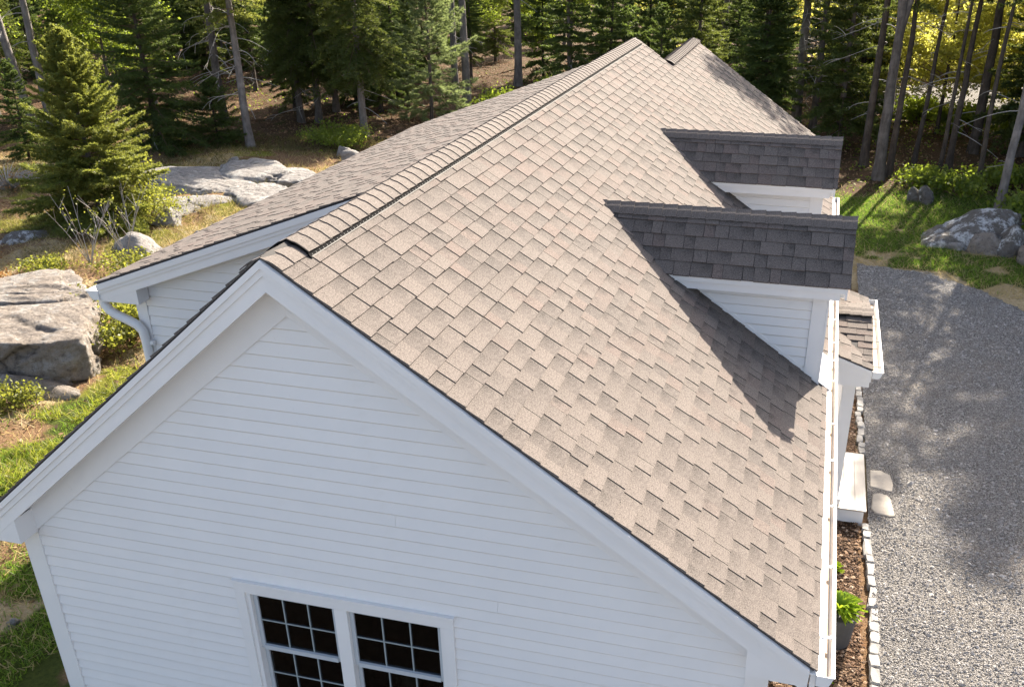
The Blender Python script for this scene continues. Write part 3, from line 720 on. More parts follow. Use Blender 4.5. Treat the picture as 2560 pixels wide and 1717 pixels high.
# ---- shingles: the 300 that show largest are pieces of their own, the others joined per slope
def project(P):
    d = np.asarray(P) - CAM_POS; zc = d @ CF
    return np.stack([1280 + 115.06 + F_PX * (d @ CR) / zc, 858.5 + 183.55 - F_PX * (d @ CU) / zc], -1), zc
areas = []
for P, uv, tone, key in SH:
    q, zc = project(P[4:8]); n = np.cross(P[7] - P[4], P[5] - P[4]); c = P.mean(0)
    if n @ (CAM_POS - c) < 0 : n = -n
    a = 0.5 * abs(np.dot(q[:, 0], np.roll(q[:, 1], 1)) - np.dot(q[:, 1], np.roll(q[:, 0], 1)))
    up = n[2] > 0
    cx, cy = q.mean(0)
    inside = -20 < cx < 2580 and -20 < cy < 1737
    hidden = (c[0] < -.1 and c[1] < Y1) or key.startswith('dormerback') or not up
    if key == 'roof' and c[0] > 0:
        for d in DORM:     # behind a dormer as seen from the camera
            if c[1] > d['y'] - .3 and c[0] > 1.3 and c[1] < d['y'] + .6: hidden = True
    areas.append(a if (inside and not hidden) else 0)
order = np.argsort(areas)[::-1]; single = set(order[:300].tolist())
PARENT = {'roof': roof, 'porch': porch}
for i in range(2): PARENT['dormer%d' % i] = dormers[i]; PARENT['dormerback%d' % i] = dormers[i]
joined = {}
for i, (P, uv, tone, key) in enumerate(SH):
    if i in single: put('shingle', P, SF, M_SHINGLE, PARENT[key], False, uv, np.full(8, tone))
    else: joined.setdefault(key, []).append((P, uv, tone))
for key, L in joined.items():
    V = np.concatenate([p for p, _, _ in L]); uv = np.concatenate([np.array(u, float) for _, u, _ in L]); tn = np.concatenate([np.full(8, t) for _, _, t in L])
    F = np.concatenate([np.array(SF) + 8 * k for k in range(len(L))])
    o = put('shingle_field', V, F, M_SHINGLE, PARENT[key], False, uv, tn); tag(o, kind='stuff')

# ================================================================== GROUND
GRAVEL = [(-38, -70), (-38, -9.0), (-14, -6.5), (-6, -4.2), (1, -3.6), (4.34, -3.2), (4.36, 2.5), (4.39, 4.5), (4.36, 6.0), (4.32, 8.0), (4.31, 10.5), (4.3, 13.0), (4.34, 17.2), (4.82, 17.05), (5.4, 16.9), (6.04, 16.9), (6.62, 16.3), (7.1, 15.75), (7.62, 14.9), (8.4, 13.8), (9.8, 12.2), (12, 10.8), (18, 9), (30, 7), (45, -14), (45, -70)]  # drive at right; unseen stretch before the gable added to bounce light onto siding
def inside_poly(x, y, poly):
    r = np.zeros(np.shape(x), bool); n = len(poly)
    for i in range(n):
        x0, y0 = poly[i]; x1, y1 = poly[(i + 1) % n]
        c = ((y0 > y) != (y1 > y)); r ^= c & (x < (x1 - x0) * (y - y0) / (y1 - y0 + 1e-12) + x0)
    return r
def height(x, y):
    x = np.asarray(x, float); y = np.asarray(y, float)
    p = np.stack([x, y, np.zeros_like(x)], -1)
    left = smooth(-4.5, -8.5, x) * smooth(-2, 5, y)
    fore = smooth(24, 30, y)
    h = 0.10 * left * fbm(p * 0.55, 4) + 0.06 * left * fbm(p * 1.9 + 5, 3) + 0.10 * fore * fbm(p * 0.3 + 9, 3)
    right = smooth(5, 6.5, x) * smooth(15.5, 18, y)
    return GZ + h + right * 0.05 * fbm(p * 0.9, 3)
gx = np.concatenate([np.arange(-190, -32, 8), np.arange(-32, 14, .25), np.arange(14, 150, 8)])
gy = np.concatenate([np.arange(-30, -3, 1.5), np.arange(-3, 36, .25), np.arange(36, 64, 1.0), np.arange(64, 320, 10)])
XX, YY = np.meshgrid(gx, gy); ZZ = height(XX, YY)
nxg, nyg = len(gx), len(gy)
idx = np.arange(nxg * nyg).reshape(nyg, nxg)
GF = np.stack([idx[:-1, :-1], idx[:-1, 1:], idx[1:, 1:], idx[1:, :-1]], -1).reshape(-1, 4)
# which plants cover which part of the ground (0..1 masks)
def zone_masks(x, y):
    x = np.asarray(x, float); y = np.asarray(y, float)
    p = np.stack([x, y, np.zeros_like(x)], -1); n = fbm(p * .45, 4); n2 = fbm(p * 1.6 + 3, 3)
    forest = smooth(23.2, 25.5, y + n * 1.2 + 0 * x)
    lawn_r = smooth(3.0, 3.6, x) * smooth(15.5, 16.2, y) * (1 - forest) * smooth(-.8, -.1, 1.3 * n2 + .3 * (y - 18.0))
    near_l = smooth(-9.2, -7.4, x + n) * smooth(-2.4, -2.9, x) * smooth(9.5, 6.5, y + n)
    lawn_l = near_l * smooth(-.1, .45, n2 + .55 * smooth(5.5, 3.0, y))
    lawn = np.clip(lawn_r + lawn_l, 0, 1)
    moss = smooth(-6, -9, x) * (1 - forest) * smooth(.3, .65, fbm(p * .8 + 31, 3)) * .8
    dry = smooth(.0, .5, fbm(p * .7 + 11, 3)) * (1 - forest) * .9
    dry = np.maximum(dry, smooth(3.0, 3.5, x) * smooth(15, 15.8, y) * smooth(19.4, 17.6, y + .6 * n2))
    return lawn, moss, dry, forest
lawn, moss, dry, forest = zone_masks(XX.ravel(), YY.ravel())
me = make_mesh('ground', np.stack([XX.ravel(), YY.ravel(), ZZ.ravel()], -1), GF, [], True)
for nm, v in (('lawn', lawn), ('moss', moss), ('dry', dry), ('forest', forest)):
    a = me.attributes.new(nm, 'FLOAT', 'POINT'); a.data.foreach_set('value', v.astype(np.float32))
def _ground_mat():
    g = G("ground_cover")
    n1 = g.noise(3, 6, 0.7); n2 = g.noise(22, 5, 0.7); n3 = g.noise(70, 3, 0.7)
    duff = g.mix(g.mapr(n2, .35, .65), (0.11, 0.065, 0.036), (0.25, 0.155, 0.085))
    duff = g.mix(g.mapr(n3, .58, .72), duff, (0.46, 0.35, 0.24))
    duff = g.mix(g.mapr(n1, .55, .7, 0, .7), duff, (0.21, 0.1, 0.045))
    dryc = g.mix(g.mapr(n2, .35, .65), (0.26, 0.2, 0.11), (0.46, 0.37, 0.23))
    mossc = g.mix(g.mapr(n2, .35, .65), (0.11, 0.12, 0.018), (0.23, 0.22, 0.035))
    lawnc = g.mix(g.mapr(n2, .35, .7), (0.035, 0.05, 0.01), (0.085, 0.1, 0.02))
    forc = g.mix(g.mapr(n2, .35, .65), (0.05, 0.03, 0.018), (0.12, 0.07, 0.04))
    forc = g.mix(g.mapr(n3, .55, .7), forc, (0.26, 0.17, 0.1)); forc = g.mix(g.mapr(n1, .52, .62, 0, .8), forc, (0.05, 0.06, 0.014))
    def m(attr, w=.6):
        return g.mapr(g.math('ADD', g.attr(attr), g.math('MULTIPLY', g.math('SUBTRACT', n2, .5), w)), .3, .6)
    c = g.mix(m('dry'), duff, dryc); c = g.mix(m('moss'), c, mossc); c = g.mix(m('lawn'), c, lawnc); c = g.mix(m('forest', .3), c, forc)
    return g.pbr(c, 1.0, g.bump(g.math('ADD', n2, g.math('MULTIPLY', n3, .5)), .9, .05), 0.1)
me.materials.append(_ground_mat())
ground = bpy.data.objects.new('ground', me); COL.objects.link(ground); tag(ground, kind='structure')

def flat_sheet(name, poly, z, mat, step=.35, edge=.12, bumpy=.02):
    """ground-hugging sheet cut to a ragged polygon; sits just above the ground"""
    P = np.array(poly); 
    def axis(a, b, f0, f1):     # fine where the picture looks, coarse beyond
        return np.unique(np.concatenate([np.arange(a - .5, f0, 2.0), np.arange(max(a - .5, f0), min(b + .5, f1), step), np.arange(f1, b + 2, 2.0)]))
    x = axis(P[:, 0].min(), P[:, 0].max(), 2, 13); y = axis(P[:, 1].min(), P[:, 1].max(), -4, 18)
    X, Y = np.meshgrid(x, y); i = np.arange(X.size).reshape(X.shape)
    F = np.stack([i[:-1, :-1], i[:-1, 1:], i[1:, 1:], i[1:, :-1]], -1).reshape(-1, 4)
    pn = np.stack([X, Y, X * 0], -1); wob = edge * fbm(pn * 1.3, 3)
    ins = inside_poly(X + wob, Y + wob, poly).ravel()
    Z = z + bumpy * fbm(pn * 1.1 + 4, 3)
    keep = ins[F].sum(1) >= 3
    V = np.stack([X.ravel(), Y.ravel(), np.where(ins, Z.ravel(), z - .06)], -1)
    used = np.unique(F[keep]); re = np.full(len(V), -1); re[used] = np.arange(len(used))
    return V[used], re[F[keep]]
def _gravel_mat():
    g = G("crushed_grey_gravel"); v = g.vor(58, out='Color'); d = g.vor(58); d2 = g.vor(120); n = g.noise(.9, 4); n2 = g.noise(5, 5, .7)
    s = g.n('ShaderNodeSeparateColor'); g.l(v, s.inputs[0])
    c = g.ramp(s.outputs[0], [(0, (0.25, 0.238, 0.227)), (.35, (0.32, 0.302, 0.287)), (.7, (0.38, 0.358, 0.338)), (1, (0.46, 0.435, 0.41))])
    c = g.mix(g.mapr(d, .35, .62, 0, .75), c, (0.06, 0.055, 0.05))
    c = g.mix(g.mapr(n, .5, .75, 0, .4), c, (0.34, 0.285, 0.23)); c = g.mix(g.mapr(n2, .6, .8, 0, .4), c, (0.16, 0.13, 0.1))
    h = g.math('SUBTRACT', g.math('MULTIPLY', n2, .8), g.math('ADD', d, g.math('MULTIPLY', d2, .4)))
    return g.pbr(c, .95, g.bump(h, 1.0, .05), .2)
V, F = flat_sheet('gravel', GRAVEL, GZ + .045, _gravel_mat(), .12, .05, .02)
o = put('driveway_and_bounce_gravel', V, F, _gravel_mat(), None, True); tag(o, kind='structure')
MULCH = [(2.8, -3), (4.34, -3), (4.34, 2.5), (4.37, 4.5), (4.34, 6.0), (4.30, 8.0), (4.28, 13.0), (4.26, 16.9), (2.8, 16.9)]
def _mulch_mat():
    g = G("bark_mulch"); v = g.vor(42, out='Color'); d = g.vor(42); n = g.noise(30, 5, .75); n1 = g.noise(2, 3)
    s = g.n('ShaderNodeSeparateColor'); g.l(v, s.inputs[0])
    c = g.ramp(s.outputs[0], [(0, (0.06, 0.032, 0.02)), (.5, (0.15, 0.085, 0.05)), (.85, (0.24, 0.15, 0.095)), (1, (0.4, 0.29, 0.2))])
    c = g.mix(g.mapr(n1, .5, .75, 0, .6), c, (0.3, 0.215, 0.15)); c = g.mix(g.mapr(d, .35, .6, 0, .8), c, (0.03, 0.017, 0.01))
    return g.pbr(c, 1, g.bump(g.math('SUBTRACT', n, d), 1.0, .06), .1)
V, F = flat_sheet('mulch', MULCH, GZ + .03, None, .14, .02, .03)
o = put('mulch_bed', V, F, _mulch_mat(), None, True); tag(o, kind='structure')

# loose stones lying on the gravel, chips on the mulch (nobody could count them)
OCT_V = np.array([(1, 0, 0), (0, 1, 0), (-1, 0, 0), (0, -1, 0), (0, 0, 1), (0, 0, -1)], float)
OCT_F = np.array([(0, 1, 4), (1, 2, 4), (2, 3, 4), (3, 0, 4), (1, 0, 5), (2, 1, 5), (3, 2, 5), (0, 3, 5)])
def scatter_stones(name, pts, size, mat, rg, flat=.7):
    n = len(pts); s = rg.lognormal(0, .35, (n, 1, 1)) * size
    V = OCT_V[None] * (1 + rg.normal(0, .18, (n, 6, 3))) * rg.uniform(.6, 1.3, (n, 1, 3)); V[..., 2] *= flat
    a = rg.uniform(0, 6.28, n); c, q = np.cos(a)[:, None], np.sin(a)[:, None]
    t = rg.uniform(-.6, .6, n)[:, None]
    x = V[..., 0] * c - V[..., 1] * q; y = V[..., 0] * q + V[..., 1] * c; z = V[..., 2] + t * x * .4
    V = np.stack([x, y, z], -1) * s + pts[:, None, :]
    F = (OCT_F[None] + 6 * np.arange(n)[:, None, None]).reshape(-1, 3)
    o = put(name, V.reshape(-1, 3), F, mat, None, False); return tag(o, kind='stuff')
def _pebble(name, stops):
    g = G(name); n = g.noise(60, 2); c = g.ramp(g.isl(), stops); c = g.mix(g.mapr(n, .4, .7, 0, .3), c, (0.1, 0.095, 0.09)); return g.pbr(c, .9, None, .2)
rg = np.random.default_rng(11)
n = 90000; px = 4.4 + rg.beta(1.0, 1.6, n) * 6.5; py = rg.uniform(-1.0, 17.0, n)
ok = inside_poly(px + .12, py, GRAVEL) & ~((px > 4.36) & (px < 4.8) & (py > 6.33) & (py < 7.62)); px, py = px[ok], py[ok]
pts = np.stack([px, py, np.full(len(px), GZ + .048) + .02 * fbm(np.stack([px, py, px * 0], -1) * 1.1 + 4, 3)], -1)
scatter_stones('loose_gravel', pts, .0115, _pebble("loose_gravel_stone", [(0, (0.23, 0.218, 0.207)), (.4, (0.32, 0.302, 0.286)), (.8, (0.39, 0.367, 0.344)), (1, (0.48, 0.455, 0.43))]), rg)
n = 7000; px = rg.uniform(3.3, 4.3, n); py = rg.uniform(-1, 13, n)
scatter_stones('mulch_chips', np.stack([px, py, np.full(n, GZ + .045)], -1), .02, _pebble("mulch_chip", [(0, (0.05, 0.028, 0.018)), (.5, (0.16, 0.09, 0.05)), (.85, (0.28, 0.18, 0.11)), (1, (0.45, 0.34, 0.25))]), rg, .4)

# ---- edging stones along the bed
def rough_block(cx, cy, z0, lx, ly, h, rot, rg, j=.008):
    """four-sided stone with uneven, softened top"""
    V = []; 
    c, s = math.cos(rot), math.sin(rot)
    for lv, (zz, k) in enumerate(((z0, 1.0), (z0 + h * .8, 1.0), (z0 + h, .86))):
        for dx, dy in ((-.5, -.5), (0, -.52), (.5, -.5), (.52, 0), (.5, .5), (0, .52), (-.5, .5), (-.52, 0)):
            x = dx * lx * k + rg.normal(0, j) * .7; y = dy * ly * k + rg.normal(0, j)
            V.append((cx + c * x - s * y, cy + s * x + c * y, zz + (rg.normal(0, j * .5) if lv else 0)))
    F = [(l * 8 + i, l * 8 + (i + 1) % 8, (l + 1) * 8 + (i + 1) % 8, (l + 1) * 8 + i) for l in range(2) for i in range(8)] + [tuple(16 + i for i in range(8))]
    return V, F
edging = empty('stone_edging', (4.38, 5, GZ), "row of pale granite edging stones between mulch bed and gravel", "edging")
y = -.6; rg = np.random.default_rng(5)
while y < 13.2:
    ly = rg.choice([.17, .2, .23, .27, .36], p=[.3, .3, .2, .12, .08]) * rg.uniform(.92, 1.1)
    if 6.15 < y + ly and y < 7.62: y += ly; continue
    yc = y + ly / 2; xc = np.interp(yc, [-1, 1, 3, 4.5, 5.9, 8, 13], [4.36, 4.37, 4.385, 4.41, 4.37, 4.34, 4.32]) + rg.normal(0, .012)
    V, F = rough_block(xc, yc, GZ - .02, .092 * rg.uniform(.92, 1.12), ly - .012, .095 + rg.normal(0, .006), rg.normal(0, .05), rg)
    put('stone', V, F, M_COBBLE, edging); y += ly
# ---- two stepping stones beside the deck
def flagstone(outline, z, label):
    n = len(outline); V = [(x, y, z - .05) for x, y in outline] + [(x, y, z) for x, y in outline]
    c = np.mean(outline, 0); V += [(c[0] + (x - c[0]) * .94, c[1] + (y - c[1]) * .94, z + .008) for x, y in outline]
    F = [(l * n + i, l * n + (i + 1) % n, (l + 1) * n + (i + 1) % n, (l + 1) * n + i) for l in range(2) for i in range(n)] + [tuple(2 * n + i for i in range(n))]
    tag(put('flagstone', V, F, M_FLAG), label, 'stepping stone', 'flagstones beside the deck')
flagstone([(4.44, 7.10), (4.45, 7.56), (4.60, 7.58), (4.72, 7.50), (4.75, 7.25), (4.73, 7.04), (4.66, 7.03), (4.56, 7.07)][::-1], GZ + .062, "pale stepping stone farther from the front gable, with a chipped edge")
flagstone([(4.44, 6.52), (4.47, 6.9), (4.56, 6.96), (4.66, 6.92), (4.70, 6.84), (4.72, 6.62), (4.74, 6.42), (4.67, 6.39), (4.5, 6.42)][::-1], GZ + .062, "larger pale stepping stone at the near corner of the deck")

# ================================================================== ROCKS
def icosphere(sub):
    import bmesh
    bm = bmesh.new(); bmesh.ops.create_icosphere(bm, subdivisions=sub, radius=1.0)
    V = np.array([v.co[:] for v in bm.verts]); F = np.array([[v.index for v in f.verts] for f in bm.faces]); bm.free(); return V, F
ICO = {k: icosphere(k) for k in (3, 4, 5, 6)}
def rock_mesh(seed, dims, rot=0.0, planes=14, soft=9.0, rough=.05, sub=5, fr=2.0, layers=0.0, fixed=None, cells=14, step=.03, crack=1.0, joints=3):
    """faceted boulder: soft minimum over random planes, then fractured relief; base sits at z=0"""
    r = np.random.default_rng(seed); D, F = ICO[sub]
    N = unit(r.normal(0, 1, (planes, 3)) * np.array([1, 1, .8])); H = r.uniform(.72, 1.0, planes)
    if fixed is not None:
        N = np.concatenate([N, unit(np.array([f[:3] for f in fixed], float))]); H = np.concatenate([H, np.array([f[3] for f in fixed], float)])
    c = D @ N.T; t = np.where(c > .05, H[None] / np.maximum(c, .05), 50.0)
    rad = (np.exp(-soft * t).sum(1)); rad = -np.log(rad) / soft
    rad = np.clip(rad, .2, 1.4)
    P = D * rad[:, None]
    n = fbm(P * fr + seed, 5)
    # fracture blocks: each cell steps in or out a little, with a groove along the joints
    Cn = r.normal(0, .62, (cells, 3)); off = r.uniform(-1.7, 1.0, cells) * step; Cn[:, 2] *= .8; Pw = P * np.array([1, 1, 1.5]) + .16 * np.stack([fbm(P * 2.2 + k * 9.1 + seed, 3) for k in range(3)], 1)
    dd = np.sqrt(((Pw[:, None, :] - Cn[None]) ** 2).sum(2)); o2 = np.sort(dd, 1); e = o2[:, 1] - o2[:, 0]; own = dd.argmin(1)
    groove = np.clip(1 - e / .03, 0, 1) ** 1.5
    for k in range(joints):     # long through-going joints
        nj = unit(r.normal(0, 1, 3) * np.array([1, 1, .45])); dj = r.uniform(-.55, .55); q = np.abs(P @ nj - dj + .10 * fbm(P * 1.8 + k * 5.3, 3))
        groove = np.maximum(groove, np.clip(1 - q / .022, 0, 1)); off = off; P = P * (1 + .02 * np.sign(P @ nj - dj))[:, None]
    fine_ = fbm(P * fr * 4.5 + seed * 1.7, 4)
    P = P * (1 + rough * n + off[own] * smooth(0, .03, e) - .055 * crack * groove + rough * .45 * fine_)[:, None]
    if layers: P = P * (1 + layers * np.sign(np.sin(P[:, 2:3] * 9 + 2 * vnoise(P * 2)[:, None])) * .5)
    P = P * np.array(dims) / 2
    a = rot; x, y = P[:, 0] * math.cos(a) - P[:, 1] * math.sin(a), P[:, 0] * math.sin(a) + P[:, 1] * math.cos(a)
    global LAST_TONE
    LAST_TONE = 1 - groove * min(1, crack)
    return np.stack([x, y, P[:, 2]], -1), F
LAST_TONE = None
def rock(name, seed, loc, dims, mat, parent=None, **kw):
    V, F = rock_mesh(seed, dims, **kw); V = V + np.array(loc)
    return put(name, V, F, mat, parent, True, None, LAST_TONE)
# big ledge beside the wing
ledge = empty('granite_ledge', (-9.8, 8.2, GZ), "big grey cracked granite ledge with a steep front face left of the house", "rock")
FX = [(0, 0, 1, .62), (0.12, -.1, 1, .66), (.25, -1, .12, .8), (1, .1, .15, .86), (.6, -.7, .1, .9)]
rock('rock_block', 3, (-10.05, 7.6, GZ + .22), (3.2, 2.2, 1.85), M_GRANITE, ledge, rot=.25, planes=12, soft=130, rough=.05, sub=6, cells=20, step=.075, fixed=FX)
rock('rock_block', 8, (-11.1, 9.0, GZ + .33), (3.9, 2.0, 1.75), M_GRANITE, ledge, rot=.12, planes=12, soft=130, rough=.06, sub=6, cells=20, step=.07, fixed=[(0, 0, 1, .55), (0, -.3, 1, .6), (.3, -1, .2, .85), (1, 0, .2, .9)])
rock('rock_block', 21, (-12.4, 8.0, GZ + .12), (2.6, 2.4, 1.7), M_GRANITE, ledge, rot=-.2, planes=10, soft=130, rough=.055, cells=18, step=.07, fixed=FX)
rock('rock_block', 14, (-9.35, 6.72, GZ + .02), (1.5, .55, .55), M_GRANITE, ledge, rot=.15, planes=10, soft=12, rough=.05, sub=4)
rock('rock_block', 17, (-10.6, 6.5, GZ + .02), (1.5, .7, .6), M_GRANITE, ledge, rot=-.1, planes=10, soft=12, rough=.05, sub=4)
# smooth outcrop below the trees
outcrop = empty('granite_outcrop', (-13.6, 20, GZ), "pale smooth whaleback granite slabs with grass in their cracks behind the rear eave", "rock")
for sd_, loc, dims, r_ in ((31, (-15.5, 20.5, GZ + .0), (3.6, 2.0, .7), -.1), (32, (-13.3, 21.1, GZ + .02), (3.3, 1.8, .85), -.25), (33, (-13.7, 19.3, GZ + .0), (2.4, 1.6, .7), -.1),
                          (34, (-13.2, 17.7, GZ + .0), (1.9, 1.7, .75), .3), (35, (-12.0, 18.8, GZ + .0), (2.0, 2.2, .85), .2), (36, (-15.3, 19.2, GZ + .0), (.9, .7, .45), .2), (37, (-11.7, 20.9, GZ), (2.2, 1.3, .65), -.3)):
    rock('rock_slab', sd_, loc, dims, M_GRANITE_PALE, outcrop, rot=r_, planes=9, soft=16, rough=.07, sub=5, cells=9, step=.05, fixed=[(0, 0, 1, .7), (.2, -.2, 1, .72)])
# boulder on the lawn
boulder = empty('lawn_boulder', (7.2, 20.3, GZ), "large humped boulder with white lichen on the lawn beyond the gravel", "rock")
rock('rock_block', 41, (7.1, 19.6, GZ + .1), (2.4, 1.6, 1.05), M_GRANITE_DARK, boulder, rot=.05, planes=10, soft=14, rough=.09, fr=1.4, cells=9, step=.06, fixed=[(-.7, 0, .6, .62), (0, -.5, .7, .8)])
rock('rock_block', 43, (7.25, 18.95, GZ + .06), (.75, .5, .6), M_GRANITE, boulder, rot=.2, planes=10, soft=40, rough=.06, sub=4)
rock('rock_block', 44, (7.9, 19.05, GZ + .06), (.7, .8, .8), M_GRANITE_DARK, boulder, rot=.4, planes=10, soft=40, rough=.06, sub=4)
rock('rock_block', 45, (6.62, 18.95, GZ + .02), (.6, .22, .22), M_GRANITE_PALE, boulder, rot=-.3, planes=10, soft=9, rough=.05, sub=3)
def lone_rock(seed, loc, dims, mat, label, rot=0, sub=4, cat='rock'):
    o = rock('field_rock', seed, loc, dims, mat, None, rot=rot, planes=12, soft=40, rough=.08, sub=sub); return tag(o, label, cat)
lone_rock(51, (8.35, 18.2, GZ + .06), (.7, 1.2, .6), M_GRANITE, "long low grey rock right of the lichen boulder at the picture's edge", .5)
lone_rock(52, (6.0, 23.3, GZ + .1), (.42, .35, .6), M_GRANITE_DARK, "small dark upright rock at the far edge of the lawn", .2)
lone_rock(53, (6.36, 23.2, GZ + .1), (.45, .4, .6), M_GRANITE_DARK, "rounder dark rock touching the small upright one at the lawn's far edge", .9)
lone_rock(54, (-12.75, 15.85, GZ + .12), (.75, .6, .6), M_GRANITE_PALE, "pale flat-topped rock beside the foot of the sunlit spruce", .4)
lone_rock(55, (-12.0, 13.7, GZ + .06), (1.7, .8, .6), M_GRANITE_PALE, "long pale rock half buried in brush above the wing's eave corner", -.3)
lone_rock(56, (-11.0, 14.6, GZ + .08), (.45, .4, .6), M_GRANITE_PALE, "small pointed pale rock in dry grass by the rear eave", .8, 3)
lone_rock(57, (-12.0, 24.6, GZ + .08), (.55, .45, .4), M_GRANITE_PALE, "small white rock near the green bush behind the outcrop", .1, 3)
lone_rock(58, (-11.5, 23.9, GZ + .08), (.6, .5, .4), M_GRANITE_PALE, "white rock nearest the rear roof edge behind the outcrop", .7, 3)
lone_rock(59, (-15.0, 22.7, GZ + .05), (.3, .3, .3), M_GRANITE_PALE, "single white stone in grass above the pale outcrop", .7, 3)
lone_rock(60, (-15.6, 14.1, GZ - .05), (1.6, 1.0, .5), M_GRANITE_DARK, "low dark rock in the shadow below the sunlit spruce", .2)
lone_rock(61, (-4.95, 1.72, GZ + .03), (.14, .09, .1), M_GRANITE_PALE, "tiny white stone lying on the shaded grass by the front corner", .7, 3)

# ================================================================== PLANTS
def tri_needles(P, D, L, count, ln, wd, rg, spread=.8, flat=.5):
    """thin triangles set along twigs (start P, direction D, length L)"""
    n = len(P); P, D, L = np.repeat(P, count, 0), np.repeat(D, count, 0), np.repeat(L, count)
    t = rg.uniform(0.05, 1, len(P)); c = P + D * (L * t)[:, None]
    r = rg.normal(0, 1, (len(P), 3)) * np.array([1, 1, flat]); r -= D * (r * D).sum(1, keepdims=True)
    d = unit(D * rg.uniform(.35, .9, (len(P), 1)) + unit(r) * spread)
    w = unit(np.cross(d, rg.normal(0, 1, (len(P), 3)) * np.array([.5, .5, 1]))); l = ln * rg.uniform(.6, 1.25, len(P))[:, None]
    V = np.stack([c - w * wd / 2, c + w * wd / 2, c + d * l], 1).reshape(-1, 3)
    return V, np.arange(len(V)).reshape(-1, 3)
def join_tubes(paths, k):
    V, F = [], []
    for pts, rad in paths:
        v, f = tube(pts, rad, k, False); b = len(V); V.extend(v); F.extend([tuple(i + b for i in q) for q in f])
    return np.array(V), np.array(F)
def trunk_path(H, r0, rg, lean=(0, 0), wob=.05, n=14, flare=1.35):
    t = np.linspace(0, 1, n); z = t * H - .15
    x = lean[0] * t * H + wob * np.cumsum(rg.normal(0, 1, n)) * .35; y = lean[1] * t * H + wob * np.cumsum(rg.normal(0, 1, n)) * .35
    x -= x[0]; y -= y[0]
    r = r0 * (1 - t) ** .8 + .012; r[0] *= flare
    return np.stack([x, y, z], 1), r
def at_path(P, z): return np.array([np.interp(z, P[:, 2], P[:, 0]), np.interp(z, P[:, 2], P[:, 1]), z])
def conifer(seed, H, R, z0=.06, whorl=.26, per=6, gap=.11, count=12, ln=.06, wd=.016, up=.25, droop=.35, r0=None, shape=.85, dead=0, twig=.42, topk=.97, spread=.8, tuft=False, rnd=.25):
    """returns [(part name, V, F, material slot)] in local coordinates"""
    rg = np.random.default_rng(seed); r0 = r0 or H * .016
    TP, TR = trunk_path(H, r0, rg, (rg.normal(0, .012), rg.normal(0, .012)), .03)
    tv, tf = tube(TP, TR, 9, True); tf = [f for f in tf if len(f) == 4]
    branches, bp, bd, bl = [], [], [], []
    z = H * z0
    while z < H * topk:
        rel = (z / H - z0) / (1 - z0); reach = R * max(.04, (1 - rel) ** shape) * (0.75 + .25 * min(1, rel * 8))
        a0 = rg.uniform(0, 6.28)
        for k in range(per):
            if rg.random() < .12: continue
            a = a0 + 6.283 * k / per + rg.normal(0, .25); L = reach * rg.uniform(1 - rnd, 1.12); base = at_path(TP, z + rg.normal(0, whorl * .25))
            h = np.array([math.cos(a), math.sin(a), 0]); e0 = up * (rel * 2.2 - .35) + rg.normal(0, .08)
            m = 5; pts = [base]; 
            for q in range(1, m + 1):
                s = q / m; pts.append(base + h * L * s + np.array([0, 0, L * (e0 * s - droop * (1 - rel) * s * s * .8 + .22 * s ** 3)]))
            pts = np.array(pts); branches.append((pts, np.linspace(max(.006, L * .011), .003, m + 1)))
            # twigs in the plane of the bough
            s = .16
            while s < 1.0:
                i = min(int(s * m), m - 1); p = pts[i] + (pts[i + 1] - pts[i]) * (s * m - i); T = unit(pts[i + 1] - pts[i])
                S = np.cross(T, [0, 0, 1.0]); S = unit(S)
                for sg in (-1, 1):
                    d = unit(T * .75 + S * sg * .8 + np.array([0, 0, rg.normal(-.08, .16)])); l = twig * L * (1.05 - s) * rg.uniform(.6, 1.1) + .05
                    bp.append(p); bd.append(d); bl.append(l)
                s += gap / max(L, .15) * rg.uniform(.7, 1.3)
            bp.append(pts[-2]); bd.append(unit(pts[-1] - pts[-2])); bl.append(np.linalg.norm(pts[-1] - pts[-2]) * 1.15)
        z += whorl * (.6 + .7 * (1 - rel)) * rg.uniform(.8, 1.2)
    bp.append(at_path(TP, H * .9)); bd.append(np.array([0, 0, 1.0])); bl.append(H * .1)
    bp, bd, bl = np.array(bp), np.array(bd), np.array(bl)
    cnt = count
    if tuft: bp = bp + bd * (bl * .55)[:, None]; bl = bl * .5
    # denser on long twigs
    rep = np.maximum(1, np.round(bl / np.median(bl) * 1.0).astype(int)); bp, bd, bl = np.repeat(bp, rep, 0), np.repeat(bd, rep, 0), np.repeat(bl, rep)
    cv, cf = tri_needles(bp, bd, bl, cnt, ln, wd, rg, spread)
    bv, bf = join_tubes(branches, 3)
    parts = [('trunk', tv, tf, 0), ('branch', bv, bf, 1), ('crown', cv, cf, 2)]
    if dead:
        dv, df = dead_branches(TP, TR, H, dead, rg, H * .05, H * (z0 + .12)); parts.append(('dead_branch', dv, df, 3))
    return parts
def dead_branches(TP, TR, H, n, rg, za, zb, Lm=1.3):
    paths = []
    for _ in range(n):
        z = rg.uniform(za, zb); p = at_path(TP, z); a = rg.uniform(0, 6.28); L = Lm * rg.uniform(.4, 1.1); h = np.array([math.cos(a), math.sin(a), 0])
        s = np.linspace(0, 1, 6)[:, None]; c = rg.normal(0, .12, 3) * np.array([1, 1, .3])
        pts = p + h * L * s + np.array([0, 0, -1]) * L * (.45 * s ** 1.6 - .12 * s) + c * np.sin(s * 3.1)
        paths.append((pts, np.linspace(.015, .005, 6)))
        for q in range(rg.integers(0, 3)):
            i = rg.integers(2, 5); d = unit(h + rg.normal(0, .5, 3)); l = L * .35
            pts2 = pts[i] + d * l * s + np.array([0, 0, -.3]) * l * s ** 2; paths.append((pts2, np.linspace(.009, .004, 6)))
    return join_tubes(paths, 3)
